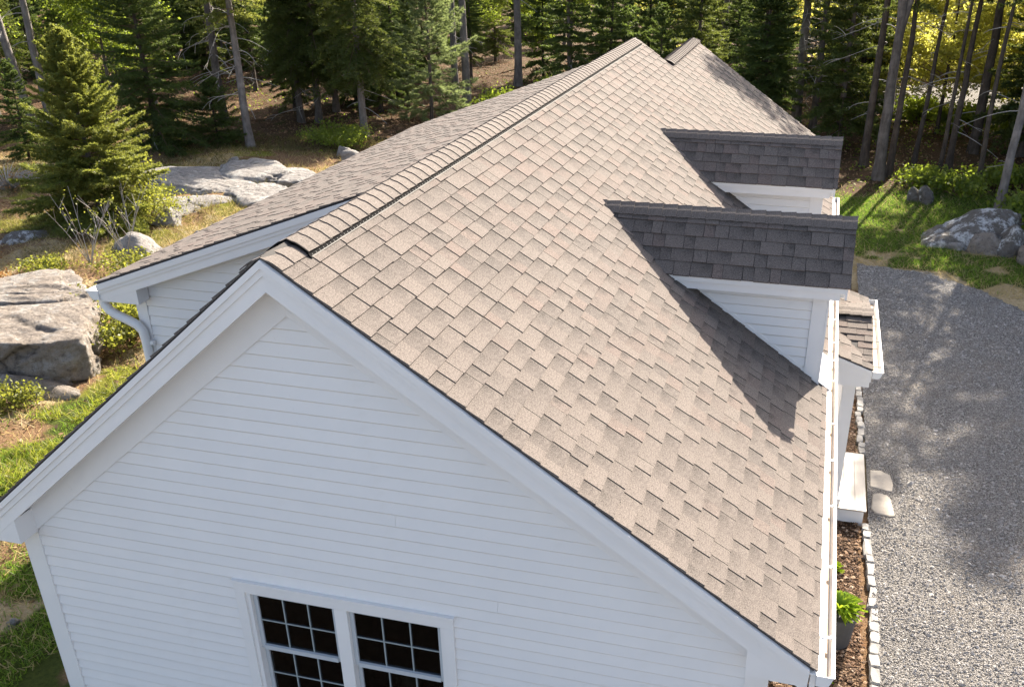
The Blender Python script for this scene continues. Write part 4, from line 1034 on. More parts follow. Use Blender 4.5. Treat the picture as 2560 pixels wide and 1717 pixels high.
def leaf_quads(C, rg, size, flat=.45):
    n = len(C); nrm = unit(rg.normal(0, 1, (n, 3)) * np.array([flat, flat, 1])); a = unit(np.cross(nrm, rg.normal(0, 1, (n, 3)))); b = np.cross(nrm, a)
    s = size * rg.uniform(.6, 1.25, (n, 1)); V = np.stack([C - a * s * .6, C + b * s * .36, C + a * s * .6, C - b * s * .36], 1).reshape(-1, 3)
    return V, np.arange(len(V)).reshape(-1, 4)
def broadleaf(seed, H, spreadR, r0, zc, leaves=9000, size=.09, lean=(0, 0), fork=None, clump=.38, per_clump=26, fl=.45, limbs=14, zmax=1.0, lumpy=.5):
    rg = np.random.default_rng(seed); TP, TR = trunk_path(H, r0, rg, lean, .05, 16)
    paths = [(TP, TR)]
    if fork:
        for (z, dx, dy) in fork:
            p = at_path(TP, z); L = H - z; s = np.linspace(0, 1, 9)[:, None]
            pts = p + np.array([dx, dy, 1.0]) * L * s + np.array([0, 0, 0]) ; pts[:, :2] += .05 * np.sin(s * 5)
            r = np.interp(z, TP[:, 2], TR) * .72 * (1 - s[:, 0]) ** .8 + .01; paths.append((pts, r))
    tv, tf = join_tubes(paths, 8)
    br, tips = [], []
    for _ in range(limbs):
        src = paths[rg.integers(0, len(paths))][0]; z = rg.uniform(zc * H, H * .97); p = at_path(src, z) if src[0, 2] <= z <= src[-1, 2] else at_path(TP, z)
        a = rg.uniform(0, 6.28); L = spreadR * rg.uniform(.45, 1.1) * (1.15 - .5 * z / H); s = np.linspace(0, 1, 7)[:, None]
        h = np.array([math.cos(a), math.sin(a), rg.uniform(.0, .55)]); pts = p + h * L * s + np.array([0, 0, .12 * L]) * s - np.array([0, 0, .2 * L]) * s ** 2 + rg.normal(0, .1, 3) * np.sin(s * 3)
        br.append((pts, np.linspace(.028, .006, 7)))
        for q in range(6):
            i = rg.integers(2, 7); d = unit(h * .8 + rg.normal(0, .55, 3)); l = L * rg.uniform(.2, .5); p2 = pts[i] + d * l * s; br.append((p2, np.linspace(.01, .003, 7)))
            for f in (.5, .75, 1.0): tips.append(pts[i] + d * l * f)
        for f in (4, 5, 6): tips.append(pts[f])
    bv, bf = join_tubes(br, 3); tips = np.array(tips)
    n = leaves // per_clump; c = tips[rg.integers(0, len(tips), n)] + rg.normal(0, clump * lumpy, (n, 3)) * np.array([1, 1, .5])
    C = np.repeat(c, per_clump, 0) + rg.normal(0, clump * .5, (n * per_clump, 3)) * np.array([1, 1, .38])
    cv, cf = leaf_quads(C, rg, size, fl)
    return [('trunk', tv, tf, 0), ('branch', bv, bf, 1), ('crown', cv, cf, 2)]
def plant(name, parts, loc, mats, label, cat, group=None, rot=0, scale=1.0):
    o = empty(name, loc, label, cat, group); o.rotation_euler.z = rot; o.scale = (scale,) * 3
    for pn, V, F, k in parts:
        me = make_mesh(pn, V, np.array(F) if not isinstance(F, np.ndarray) else F, mats[k], pn == 'trunk')
        c = bpy.data.objects.new(pn, me); COL.objects.link(c); c.parent = o
        if pn == 'dead_branch' or pn == 'branch': c['kind'] = 'stuff'
    return o
def copy_plant(src, loc, label, rot=0, scale=1.0, group=None):
    o = src.copy(); COL.objects.link(o); o.location = loc; o.rotation_euler.z = rot; o.scale = (scale * 1.0,) * 3; o['label'] = label
    if group: o['group'] = group
    elif 'group' in o: del o['group']
    for ch in list(src.children):
        c = ch.copy(); COL.objects.link(c); c.parent = o
    return o
def gz(x, y): return float(height(np.array([x]), np.array([y]))[0]) - .02
def G3(x, y): return (x, y, gz(x, y))
B4 = lambda bark, leaf: [bark, M_TWIG_BROWN, leaf, M_TWIG]

# ---- trees one can point to
plant('spruce_tree', conifer(101, 4.9, 2.35, .03, .17, 9, .06, 34, .072, .026, .5, .42, .075, .93, 0, .46, rnd=.4), G3(-14.6, 15.7), B4(M_BARK, M_SPRUCE_LIT), "sunlit yellow-green young spruce above the cracked ledge", "tree", None, .6)
plant('spruce_tree', conifer(102, 7.4, 2.4, .05, .23, 8, .085, 22, .085, .028, .35, .55, .1, .75, 10, .4, rnd=.3), G3(-18.6, 23.9), B4(M_BARK_DARK, M_SPRUCE), "dark shaded spruce just right of the sunlit spruce", "tree", None, 1.2)
plant('fir_sapling', conifer(103, 2.3, 1.35, .04, .16, 7, .07, 18, .07, .022, .4, .4, .035, .8, 0, .42), G3(-17.0, 25.0), B4(M_BARK_DARK, M_SPRUCE), "low bushy fir sapling at the foot of the dark spruce", "tree", None, .3)
def bare_trunk(seed, H, r0, lean, zc, label, loc, bark, leafmat, dead=26, R=1.7, rot=0, twigL=1.5):
    rg = np.random.default_rng(seed); parts = conifer(seed, H, R, zc, .34, 6, .14, 15, .11, .036, .3, .5, r0, .8, 0, .42)
    TP, TR = trunk_path(H, r0, rg, lean, .05); tv, tf = tube(TP, TR, 10, True); tf = [f for f in tf if len(f) == 4]
    # crown follows the leaning trunk
    out = [('trunk', tv, tf, 0)]
    for nm, V, F, k in parts[1:]:
        V = np.array(V, float); V[:, 0] += np.interp(V[:, 2], TP[:, 2], TP[:, 0]); V[:, 1] += np.interp(V[:, 2], TP[:, 2], TP[:, 1]); out.append((nm, V, F, k))
    if dead:
        dv, df = dead_branches(TP, TR, H, dead, rg, 1.2, H * (zc + .1), twigL); out.append(('dead_branch', dv, df, 3))
    return plant('spruce_tree', out, loc, B4(bark, leafmat), label, 'tree', None, rot)
bare_trunk(111, 11.0, .17, (-.10, .0), .60, "leaning grey trunk at the far left, the one bending toward the picture's edge", G3(-25.0, 25.4), M_BARK_PALE, M_SPRUCE, 4)
bare_trunk(112, 10.5, .16, (.012, 0), .62, "straight pale trunk close beside the leaning grey trunk", G3(-24.6, 25.8), M_BARK_PALE, M_SPRUCE, 6)
bare_trunk(113, 11.0, .19, (.0, 0), .55, "grey trunk rising between the sunlit spruce and the dark spruce", G3(-27.5, 33.5), M_BARK, M_SPRUCE, 4)
bare_trunk(114, 11.5, .165, (.0, .01), .48, "dark trunk with curling dead branches, left of the pair", G3(-18.65, 28.0), M_BARK, M_SPRUCE, 34, 1.9)
bare_trunk(115, 11.0, .135, (.004, 0), .40, "straight grey trunk standing forward beside the whaleback outcrop", G3(-15.85, 25.1), M_BARK_PALE, M_SPRUCE_LIT, 26, 1.7)
for sd, x, y, z0, lb in ((121, -16.2, 29.4, .22, "cedar with dark trunk, leftmost of the cedar cluster"), (122, -15.5, 29.5, .2, "thin cedar close beside the leftmost cedar"), (123, -12.8, 27.8, .24, "cedar with pale trunk standing forward, near the green bush"), (124, -15.9, 31.8, .16, "cedar set back behind the cedar cluster")):
    plant('cedar_tree', conifer(sd, 9.0, 1.75, z0, .22, 7, .11, 18, .10, .034, .0, .95, .13, .55, 8, .5, rnd=.35), G3(x, y), B4(M_BARK if sd != 123 else M_BARK_PALE, M_CEDAR), lb, "tree", "cedars behind the outcrop", sd)
plant('pine_tree', conifer(131, 5.6, 2.15, .1, .30, 7, .12, 44, .14, .016, .55, .3, .07, .6, 0, .45, .97, .55, True), G3(-11.5, 31.2), B4(M_BARK, M_PINE), "soft blue-green young pine beyond the rear roof slope", "tree", None, .4)
bare_trunk(141, 12, .17, (0, 0), .5, "slim grey trunk just behind the young pine", G3(-11.35, 34.8), M_BARK_PALE, M_SPRUCE, 6)
bare_trunk(142, 12, .15, (0, 0), .55, "slim trunk left of the one just behind the young pine", G3(-12.8, 37.5), M_BARK_PALE, M_SPRUCE, 6)
bare_trunk(143, 13, .18, (.0, 0), .55, "tall clean grey trunk in front of the bright green sprays", G3(-10.7, 40.2), M_BARK_PALE, M_SPRUCE, 4)
bare_trunk(144, 13, .19, (.0, 0), .5, "thick grey trunk directly above the main ridge's far end", G3(-6.9, 47.5), M_BARK_PALE, M_SPRUCE, 8)
bare_trunk(145, 12, .18, (0, 0), .42, "grey trunk above the second ridge with a forked dead twig", G3(-1.6, 44.5), M_BARK, M_SPRUCE, 14)
bare_trunk(146, 12, .18, (0, 0), .42, "thick pale trunk with drooping dead branches behind the far dormer", G3(2.36, 33.4), M_BARK_PALE, M_CEDAR, 44, 2.0, 0, 2.1)
bare_trunk(147, 11, .13, (.0, 0), .42, "second trunk with dead branches, right beside the thick pale one", G3(3.0, 32.7), M_BARK, M_CEDAR, 40, 1.8, 0, 2.0)
plant('maple_tree', broadleaf(151, 11.2, 2.1, .165, .62, 2600, .11, (.0, 0), [(4.0, .13, 0), (4.1, -.12, .03)], .4, 22, limbs=16), G3(5.14, 25.6), B4(M_BARK, M_LEAF_YELLOW), "forked grey maple standing at the edge of the lawn", "tree", None, 0)
bare_trunk(152, 9, .10, (.02, .01), .55, "dark trunk hidden right behind the forked maple", G3(5.45, 26.1), M_BARK_DARK, M_CEDAR, 4, 1.2)
for sd, x, y, r, lean, lb in ((153, 6.3, 28.0, .07, .03, "thin dark sapling right of the forked maple"), (154, 6.9, 26.2, .06, .02, "thin dark sapling between the two right-hand trunks"), (155, 7.3, 27.3, .10, .01, "dark trunk in front of the sunlit clearing"), (156, 7.9, 25.2, .07, .0, "thin trunk at the lawn edge behind the lichen boulder")):
    bare_trunk(sd, 9, r, (lean, 0), .6, lb, G3(x, y), M_BARK_DARK, M_CEDAR, 6, 1.1)
bare_trunk(157, 11, .11, (.01, 0), .5, "grey trunk behind the lichen boulder at the right", G3(8.17, 22.7), M_BARK_PALE, M_CEDAR, 8)
bare_trunk(158, 12, .16, (.01, 0), .45, "broad dark trunk behind the small upright rock", G3(8.3, 30.0), M_BARK_DARK, M_SPRUCE, 10)
bare_trunk(159, 13.4, .12, (0, 0), .5, "added slim tall tree just left of the forked maple, there to shade the far roof", G3(4.75, 27.4), M_BARK_DARK, M_CEDAR, 16, 2.3)  # extra tree added as shadow caster for the far roof slope
# leafy ones
lf = plant('beech_tree', broadleaf(161, 7.5, 2.6, .11, .12, 17000, .12, (0, 0), None, .42, 26, limbs=30), G3(-28.6, 27.5), B4(M_BARK, M_LEAF), "leafy bright green tree filling the far left corner", "tree", "green broadleaf trees in the forest")
copy_plant(lf, G3(-26.2, 31.0), "bright green leafy tree behind the two far left trunks", 2.2, .95, "green broadleaf trees in the forest")
copy_plant(lf, G3(-27.0, 23.6), "lower leafy green tree at the left edge in front of the leaning trunk", 3.3, .62, "green broadleaf trees in the forest")
copy_plant(lf, G3(-22.8, 27.2), "leafy green tree between the two far left trunks and the sunlit spruce", 5.2, .72, "green broadleaf trees in the forest")
copy_plant(lf, G3(-8.8, 43.0), "green leafy tree with level sprays beside the tall clean trunk", 4.1, .9, "green broadleaf trees in the forest")
copy_plant(lf, G3(-12.4, 45.5), "green leafy tree between the slim trunks behind the pine", .9, .9, "green broadleaf trees in the forest")
yl = plant('yellow_maple', broadleaf(171, 7.0, 3.0, .09, .13, 14000, .15, (.02, 0), None, .42, 22, limbs=34), G3(9.4, 37.0), B4(M_BARK_DARK, M_LEAF_YELLOW), "yellow-leaved maple in the sunlit upper right", "tree", "yellow maples at upper right")
for x, y, r, s, lb in ((7.4, 33.2, 1.3, .78, "yellow-leaved maple nearest the lawn, behind the thin dark saplings"), (10.4, 32.0, 3.1, .8, "yellow-leaved maple behind the lichen boulder at the right edge"), (5.3, 36.2, 5.0, .8, "yellow-leaved maple directly behind the forked grey maple's stem"), (6.6, 40.5, 2.0, 1.05, "yellow-leaved maple behind the forked grey maple"), (12.2, 40.0, 4.0, 1.1, "yellow-leaved maple at the picture's right edge"), (3.2, 47.5, 1.0, 1.0, "yellow-leaved maple far back above the dead branches"), (-4.3, 54, 3.0, 1.0, "yellow-leaved maple far back between the two ridges' trunks")):
    copy_plant(yl, G3(x, y), lb, r, s, "yellow maples at upper right")

# ---- forest behind: copies of four kinds
protos = []
for sd, H, R, z0, leaf, bark, dead in ((201, 10.5, 2.1, .10, M_SPRUCE, M_BARK_DARK, 10), (202, 11.5, 1.9, .22, M_SPRUCE, M_BARK, 22), (203, 9.0, 1.9, .12, M_CEDAR, M_BARK, 6), (204, 12.5, 2.2, .30, M_CEDAR, M_BARK_PALE, 24), (205, 6.5, 1.9, .04, M_SPRUCE, M_BARK_DARK, 0)):
    protos.append((conifer(sd, H, R * 1.12, z0, .36, 7, .14, 17, .14, .05, .25, .6, H * .013, .75, dead, .42, rnd=.3), B4(bark, leaf), H))
forest_rng = np.random.default_rng(77)
LAB = ["dark spruce with boughs to the ground deep in the shaded forest", "bare-legged spruce with dead lower twigs deep in the shaded forest", "olive-green cedar deep in the shaded forest", "tall pale-trunked conifer deep in the shaded forest", "short bushy spruce among the forest trunks"]
GRP = ["dense forest spruces", "bare-legged forest spruces", "forest cedars", "pale-trunked forest conifers", "short forest spruces"]
made = [None] * 5
NEAR = [((-25.0, 25.4), "the leaning far left trunk"), ((-27.5, 33.5), "the trunk between the two spruces"), ((-18.6, 23.9), "the dark shaded spruce"), ((-18.65, 28.0), "the trunk with curling dead branches"), ((-15.85, 25.1), "the straight trunk by the outcrop"),
        ((-16.2, 29.4), "the leftmost cedar of the cluster"), ((-12.8, 27.8), "the pale-trunked forward cedar"), ((-11.5, 31.2), "the blue-green young pine"), ((-10.7, 40.2), "the tall clean trunk"), ((-6.9, 47.5), "the thick trunk above the ridge end"), ((-1.6, 44.5), "the trunk above the second ridge"),
        ((2.36, 33.4), "the thick trunk with drooping dead branches"), ((5.14, 25.6), "the forked maple"), ((7.3, 27.3), "the trunk before the clearing"), ((8.17, 22.7), "the trunk behind the lichen boulder")]
KIND = ["dense dark spruce", "bare-legged dark spruce", "olive-green cedar", "tall pale-trunked conifer", "short bushy spruce"]
USED = set()
def place_label(k, x, y):
    q, _ = project(np.array([[x, y, GZ + 1.0]])); c = []
    for (a, b), t in NEAR:
        p, _ = project(np.array([[a, b, GZ + 1.0]])); c.append((abs(p[0, 0] - q[0, 0]) + 14 * abs(b - y), p[0, 0] - q[0, 0], b - y, t))
    for d, dx, dy, t in sorted(c)[:5]:
        side = "left of" if dx > 25 else ("right of" if dx < -25 else "in line with")
        dep = "behind and " if dy < -1.5 else ("in front and " if dy > 1.5 else "")
        far = "farther " if -dy > 9 else ""
        l = f"{KIND[k]} {far}{dep}{side} {t}"
        if l not in USED: USED.add(l); return l
    return LAB[k]
taken = [(-14.6, 15.7), (-18.6, 23.9), (-25, 25.5), (-27.5, 33.5), (-18.65, 28), (-15.85, 25.1), (-16.2, 29.4), (-12.8, 27.8), (-11.5, 31.2), (-11.35, 34.8), (-10.7, 40.2), (-6.9, 47.5), (-1.6, 44.5), (2.36, 33.4), (5.14, 25.6), (8.17, 22.7), (7.3, 27.3), (9.4, 37), (-28.6, 27.5)]
cand = []
for _ in range(9000):
    y = forest_rng.uniform(27, 92); x = forest_rng.uniform(-1.15 * y - 2, .36 * y + 3)
    cand.append((x, y))
n_f = 0
for x, y in cand:
    if n_f >= 250: break
    dmin = 1.75 if y < 60 else 2.5
    if min((x - a) ** 2 + (y - b) ** 2 for a, b in taken) < dmin ** 2: continue
    if y < 30.5 and -24 < x < 4.5: continue
    if 5.5 < x < 24 and 33 < y < 52: continue
    if 3.8 < x < 14 and y < 38: continue             # the sunlit clearing
    if -10.6 < x < -9 and y < 40: continue
    if -16 < x < -7 and 28 < y < 31.5: continue
    k = int(forest_rng.choice(5, p=[.26, .16, .18, .1, .30]))
    parts, mats, H = protos[k]
    top = .6 * (y - 15) + 1.5                                # lower towards the edge
    sc = forest_rng.uniform(4.6, 7.8) / H if k != 4 else forest_rng.uniform(.6, 1.0)
    if forest_rng.random() < .08 and y > 40: sc = 1.0
    lab = place_label(k, x, y) if y < 50 else LAB[k]
    grp = GRP[k]
    if made[k] is None:
        made[k] = plant('spruce_tree' if k in (0, 1, 4) else ('cedar_tree' if k == 2 else 'conifer_tree'), parts, G3(x, y), mats, lab, 'tree', grp, forest_rng.uniform(0, 6.28), sc)
    else: copy_plant(made[k], G3(x, y), lab, forest_rng.uniform(0, 6.28), sc, grp)
    taken.append((x, y)); n_f += 1
# trees right of the picture that throw the dappled shade on lawn and gravel
for w_, (x, y, k, s) in zip(("tallest and tenth", "tall and eleventh", "second nearest", "sixth", "fifth", "fourth", "ninth", "eighth", "third", "nearest", "farthest"), ((12.9, 33.5, 3, 1.5), (14.6, 34.0, 0, 1.6), (11.2, 25.5, 1, 1.0), (12.6, 27.5, 3, 1.0), (10.9, 29.5, 0, 1.05), (14.6, 24.0, 0, 1.0), (15.8, 28.5, 1, 1.1), (17.5, 24.5, 2, 1.1), (12.0, 30.6, 2, .9), (13.2, 22.0, 2, .85), (19.5, 28, 3, 1.1))):
    copy_plant(made[k], G3(x, y), KIND[k] + " past the right edge, %s from the lawn" % w_, x, s, GRP[k] + " beside the lawn")

for x, y, k, s, lb in ((3.9, 29.8, 2, .9, "olive-green cedar just left of the forked maple, behind the far dormer"), (4.6, 33.8, 0, .8, "dense dark spruce behind the forked maple and the cedar beside it"), (9.7, 29.6, 2, .85, "olive-green cedar at the right edge behind the trunks"), (1.2, 31.0, 0, .72, "dense dark spruce just left of the trunks with dead branches"), (-1.5, 33.5, 2, .8, "olive-green cedar behind the second ridge"), (-22.0, 21.6, 4, .5, "small bushy spruce in the shade left of the dark shaded spruce"), (-24.2, 20.4, 4, .6, "bushy dark spruce at the left edge below the leaning trunk")):
    copy_plant(made[k], G3(x, y), lb, x * 2, s, GRP[k])
# ---- bushes
def bush_parts(seed, R, H, n, size, stems=14, hollow=.3, fl=.8):
    rg = np.random.default_rng(seed); paths = []
    tips = []
    for _ in range(stems):
        a = rg.uniform(0, 6.28); l = rg.uniform(.4, 1); e = np.array([math.cos(a) * R * l, math.sin(a) * R * l, H * rg.uniform(.5, 1) * (1.1 - .5 * l)]); s = np.linspace(0, 1, 5)[:, None]
        p = e * s + np.array([0, 0, .15 * H]) * np.sin(s * 3.1); paths.append((p, np.linspace(.014, .004, 5))); tips += [p[2], p[3], p[4], p[4]]
    tips = np.array(tips); c = tips[rg.integers(0, len(tips), n)] + rg.normal(0, 1, (n, 3)) * np.array([R * .22, R * .22, H * .14]); c[:, 2] = np.abs(c[:, 2]) + .02
    V, F = leaf_quads(c, rg, size, fl); bv, bf = join_tubes(paths, 4)
    return [('stem', bv, bf, 0), ('foliage', V, F, 1)]
def bush(seed, loc, R, H, n, size, leaf, label, name='bush', cat='bush', rot=0, group=None, stem=None, **kw):
    return plant(name, bush_parts(seed, R, H, n, size, **kw), loc, [stem or M_TWIG_BROWN, leaf], label, cat, group, rot)
bush(301, G3(-13.1, 26.2), 1.15, .75, 4200, .07, M_LEAF, "rounded green bush at the forest edge behind the outcrop")
bush(302, G3(-13.9, 16.7), .7, 1.5, 900, .07, M_BUSH, "loose yellow-green shrub between the sunlit spruce and the outcrop")
bush(303, G3(-12.9, 15.9), .8, .9, 1100, .065, M_BUSH, "lower yellow-green shrub in front of the outcrop")
bush(304, G3(-9.4, 9.6), .75, 1.0, 3200, .065, M_BUSH, "dense green bush between the big ledge and the wing's downspout")
bush(305, G3(-8.75, 8.9), .65, .9, 2600, .065, M_BUSH, "green bush just left of the wing's downspout")
bush(306, G3(-11.0, 11.9), .8, .6, 2400, .06, M_BUSH, "low bush above the big ledge by the wing's gutter end")
bush(307, G3(-8.95, 6.25), .42, .42, 900, .06, M_BUSH, "small bright plant at the foot of the big ledge")
bush(308, G3(-9.3, 5.35), .36, .35, 600, .06, M_BUSH, "tiny bright plant left below the ledge's small plant")
bush(309, G3(-13.2, 11.9), .6, .3, 1200, .06, M_BUSH, "low mossy-green mound left above the big ledge")
bush(310, G3(-16.0, 11.2), .9, .35, 1800, .06, M_BUSH, "spreading green mound at the left picture edge")
for i, (x, y, R, h) in enumerate(((-13.6, 10.8, .55, .3), (-14.6, 10.2, .6, .32), (-15.4, 12.0, .7, .3))):
    bush(320 + i, G3(x, y), R, h, 1500, .05, M_HEATH, ["rusty brown heath clump just above the big ledge", "rusty brown heath clump left of the other above the ledge", "rusty brown heath clump farthest up the slope"][i], 'heath_clump', 'plant')
bush(330, G3(-19.6, 18.0), 1.3, .9, 500, .05, M_HEATH, "tangle of bare reddish brush left behind the sunlit spruce", 'brush', 'bush', 0, None, M_TWIG, stems=90)
bush(331, G3(-17.6, 20.2), 1.0, .8, 350, .05, M_HEATH, "bare reddish brush between the two spruces", 'brush', 'bush', 0, None, M_TWIG, stems=60)
def bare_sapling(seed, loc, label, n=7, H=1.7):
    rg = np.random.default_rng(seed); paths = []; C = []
    for _ in range(n):
        a = rg.uniform(0, 6.28); h = H * rg.uniform(.55, 1); s = np.linspace(0, 1, 6)[:, None]
        p = np.array([math.cos(a) * .3, math.sin(a) * .3, 1]) * h * s + np.array([math.cos(a), math.sin(a), 0]) * .18 * h * s ** 2; paths.append((p, np.linspace(.013, .004, 6)))
        for q in range(3):
            i = rg.integers(2, 5); d = unit(np.array([rg.normal(0, .5), rg.normal(0, .5), 1])); paths.append((p[i] + d * .35 * s, np.linspace(.006, .003, 6))); C += [p[i] + d * .35] * 3
    bv, bf = join_tubes(paths, 4); C = np.array(C) + rg.normal(0, .04, (len(C), 3)); V, F = leaf_quads(C, rg, .05, .8)
    plant('bare_sapling', [('stem', bv, bf, 0), ('foliage', V, F, 1)], loc, [M_TWIG, M_BUSH], label, 'sapling', 'leafless saplings above the ledge')
bare_sapling(341, G3(-12.5, 12.6), "leafless sapling with long pale stems above the big ledge", 8, 1.8)
bare_sapling(342, G3(-12.0, 13.2), "leafless sapling right beside the long-stemmed one, by the pale rock", 6, 1.6)
bare_sapling(343, G3(-12.9, 14.6), "leafless sapling behind the pair, in front of the spruce's foot", 5, 1.5)
# undergrowth along the forest edge
fern = None
for i, (x, y, s, lb) in enumerate(((6.3, 25.0, 1.0, "fresh green undergrowth at the maple's foot"), (7.2, 24.2, 1.1, "green undergrowth behind the small dark rocks"), (8.9, 21.7, 1.3, "green undergrowth right behind the lichen boulder"), (9.2, 20.0, 1.2, "green undergrowth at the right edge beside the lichen boulder"), (8.6, 25.5, 1.2, "green undergrowth at the right among the thin trunks"), (-9.5, 33.5, 1.4, "green undergrowth at the pine's right side"), (-8.0, 37.0, 1.5, "green undergrowth left of the main ridge's far end"))):
    if fern is None: fern = bush(350, G3(x, y), .8, .6, 1800, .09, M_LEAF, lb, 'undergrowth', 'plant', 0, 'undergrowth at the forest edge')
    else: copy_plant(fern, G3(x, y), lb, i * 1.3, s, 'undergrowth at the forest edge')
for i, (x, y, s, lb) in enumerate(((6.9, 36.5, 1.6, "leafy thicket in front of the sunlit clearing, left part"), (8.6, 34.0, 1.7, "leafy thicket in front of the sunlit clearing, right part"), (10.6, 33, 1.8, "leafy thicket at the right edge under the yellow maples"))):
    copy_plant(fern, G3(x, y), lb, i * 2.0, s, 'undergrowth at the forest edge')

# ---- pale clearing beyond the forest at the right
V, F = rock_mesh(71, (13, 10, 1.2), .2, 8, 5, .03, 5, fixed=[(0, 0, 1, .6)])
tag(put('clearing_ledge', V + np.array([11.5, 43.5, GZ - .1]), F, M_GRANITE_PALE, None, True), "pale sunlit ledge glimpsed between the trunks at upper right", "rock")

# ---- bed plants beside the gravel
pot = empty('planter', (3.99, 3.72, GZ + .03), "dark pot holding a bright green leafy plant in the mulch bed", "planter")
prof = [(0, .14), (.03, .15), (.36, .185), (.37, .2), (.42, .2), (.42, .175), (.36, .16)]
V = [(3.99 + r * math.cos(a), 3.72 + r * math.sin(a), GZ + .03 + z) for z, r in prof for a in np.linspace(0, 2 * math.pi, 20, endpoint=False)]
F = [(l * 20 + i, l * 20 + (i + 1) % 20, (l + 1) * 20 + (i + 1) % 20, (l + 1) * 20 + i) for l in range(len(prof) - 1) for i in range(20)] + [tuple(range(6 * 20, 7 * 20))]
put('pot', V, F, _stone("dark_pot", (0.1, 0.095, 0.09), (0.07, 0.066, 0.062)), pot)
def frond_plant(seed, c, R, H, n, leaf_len, leaf_w, parent, name='foliage'):
    rg = np.random.default_rng(seed); V, F = [], []
    for _ in range(n):
        a = rg.uniform(0, 6.28); e = rg.uniform(.1, 1.0); l = R * (.4 + .6 * e); h = H * (1.1 - .75 * e); s = np.linspace(0, 1, 5)
        d = np.array([math.cos(a), math.sin(a), 0]); S = np.array([-d[1], d[0], 0]); w = leaf_w * np.array([.35, .9, 1, .7, .05]); b = len(V)
        for q in range(5):
            p = np.array(c) + d * l * s[q] + np.array([0, 0, h * (1.7 * s[q] - 1.0 * s[q] ** 2)]); V += [p - S * w[q], p + np.array([0, 0, -.01]), p + S * w[q]]
        F += [(b + q * 3 + k, b + q * 3 + k + 1, b + q * 3 + k + 4, b + q * 3 + k + 3) for q in range(4) for k in range(2)]
    return put(name, V, F, M_HOSTA, parent)
frond_plant(361, (3.99, 3.72, GZ + .44), .30, .26, 150, .3, .022, pot)
for sd, c, R, H, n, lb in ((362, (3.97, 2.6, GZ + .03), .26, .3, 110, "bright green leafy plant in the bed at the picture's bottom edge"), (363, (3.98, 5.05, GZ + .03), .13, .16, 40, "small green plant in the mulch near the deck"), (364, (4.2, 2.6, GZ + .03), .12, .1, 36, "tiny green tuft right beside the bottom bed plant"), (365, (3.86, 3.05, GZ + .03), .15, .2, 40, "yellow-green tuft half hidden by the gutter below the pot"), (366, (3.87, 4.55, GZ + .03), .16, .2, 40, "yellowish tuft half hidden by the gutter above the pot")):
    tag(frond_plant(sd, c, R, H, n, .3, .018, None, 'bed_plant'), lb, "plant")

# ---- grass, dry grass, fallen leaves (masses nobody could count)
def blades(name, pts, h, w, mat, rg, lean=.5):
    n = len(pts); d = unit(rg.normal(0, 1, (n, 3)) * np.array([lean, lean, 0]) + np.array([0, 0, 1.0])); s = unit(np.cross(d, rg.normal(0, 1, (n, 3)))); hh = (h * rg.uniform(.5, 1.3, n))[:, None]
    bend = rg.normal(0, .35, (n, 3)) * np.array([1, 1, 0]) * hh
    V = np.stack([pts - s * w / 2, pts + s * w / 2, pts + d * hh + bend], 1).reshape(-1, 3)
    return tag(put(name, V, np.arange(len(V)).reshape(-1, 3), mat, None), kind='stuff')
rg = np.random.default_rng(21)
def sample(n, x0, x1, y0, y1, mask, thr=0.0):
    x = rg.uniform(x0, x1, n); y = rg.uniform(y0, y1, n); m = mask(x, y); k = rg.random(n) < m
    k &= ~((x > -4.2) & (x < 3.3) & (y > .1) & (y < 16)); k &= ~inside_poly(x - .05, y - .05, GRAVEL) & ~((x > 2.8) & (x < 4.4) & (y < 16.5))
    x, y = x[k], y[k]; return np.stack([x, y, height(x, y) - .01], 1)
mk = lambda i: (lambda x, y: zone_masks(x, y)[i])
P1 = sample(60000, -11, -2.6, -2, 11, mk(0)); P2 = sample(60000, 3, 10, 15.5, 25.5, mk(0))
tuft = lambda P, f: P[fbm(np.stack([P[:, 0] * f, P[:, 1] * f, P[:, 0] * 0], 1), 2) > -.2]
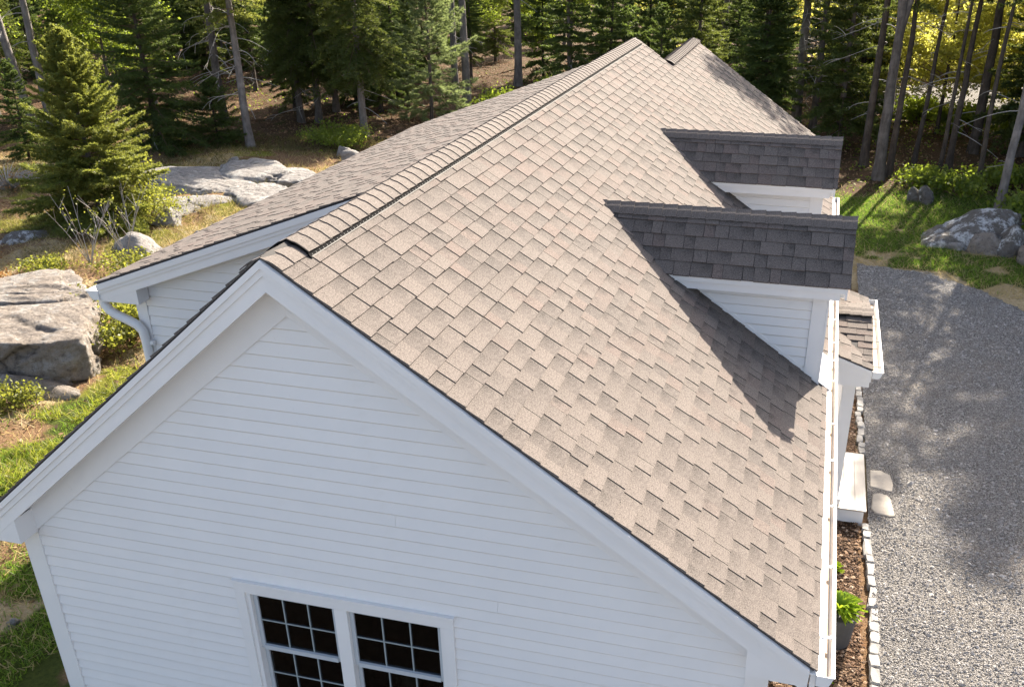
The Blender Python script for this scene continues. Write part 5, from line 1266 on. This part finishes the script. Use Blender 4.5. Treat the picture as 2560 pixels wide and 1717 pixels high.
P4 = sample(60000, -8, -2.7, -2.5, 5.0, lambda x, y: .25 + .75 * zone_masks(x, y)[0])
blades('lawn_grass', np.concatenate([tuft(P1, 1.7), P2, P4]), .10, .013, M_GRASS, rg)
long_g = tuft(sample(26000, -9.5, -5.5, 4.0, 10.5, mk(0)), 1.1)
blades('tall_grass', long_g, .24, .014, mat_leaf("tall_bright_grass", (0.08, 0.11, 0.012), (0.17, 0.19, 0.025), .45, (0.33, 0.36, 0.04), .5), rg, .8)
D1 = sample(150000, -24, -5, 2, 25, lambda x, y: np.clip(zone_masks(x, y)[2] + .22, 0, 1) * (1 - .6 * zone_masks(x, y)[0])); D2 = sample(40000, 3, 10, 15.5, 25, lambda x, y: .06 * (1 - zone_masks(x, y)[3]) + zone_masks(x, y)[2] * .45 * (1 - .7 * zone_masks(x, y)[0]))
D3 = sample(12000, -8, -2.7, -2.5, 5.0, lambda x, y: np.full(len(x), .6))
blades('dry_grass', np.concatenate([D1, D2, D3]), .17, .014, M_DRYGRASS, rg, 1.1)
O1 = sample(60000, -26, -9.5, 12, 27, lambda x, y: .8 * (fbm(np.stack([x * .6, y * .6, x * 0], 1), 3) > -.1))
blades('meadow_grass', O1, .22, .015, mat_leaf("olive_meadow_grass", (0.06, 0.065, 0.02), (0.14, 0.125, 0.045), .4, (0.25, 0.22, 0.06)), rg, .7)
L1 = np.concatenate([sample(14000, -24, -5, 2, 30, lambda x, y: np.full(len(x), .55)), sample(26000, -30, 14, 24, 48, lambda x, y: np.full(len(x), .9))])
V, F = leaf_quads(L1 + np.array([0, 0, .03]), rg, .085, .35); tag(put('fallen_leaves', V, F, M_LITTER, None), kind='stuff')
Gd = sample(20000, -26, 12, 24, 44, lambda x, y: .7 * (fbm(np.stack([x * .35, y * .35, x * 0], 1), 3) > .15))
V, F = leaf_quads(Gd + np.array([0, 0, .06]) + rg.normal(0, .05, Gd.shape) * np.array([1, 1, .6]), rg, .09, .5); tag(put('forest_ground_plants', V, F, M_LEAF, None), kind='stuff')
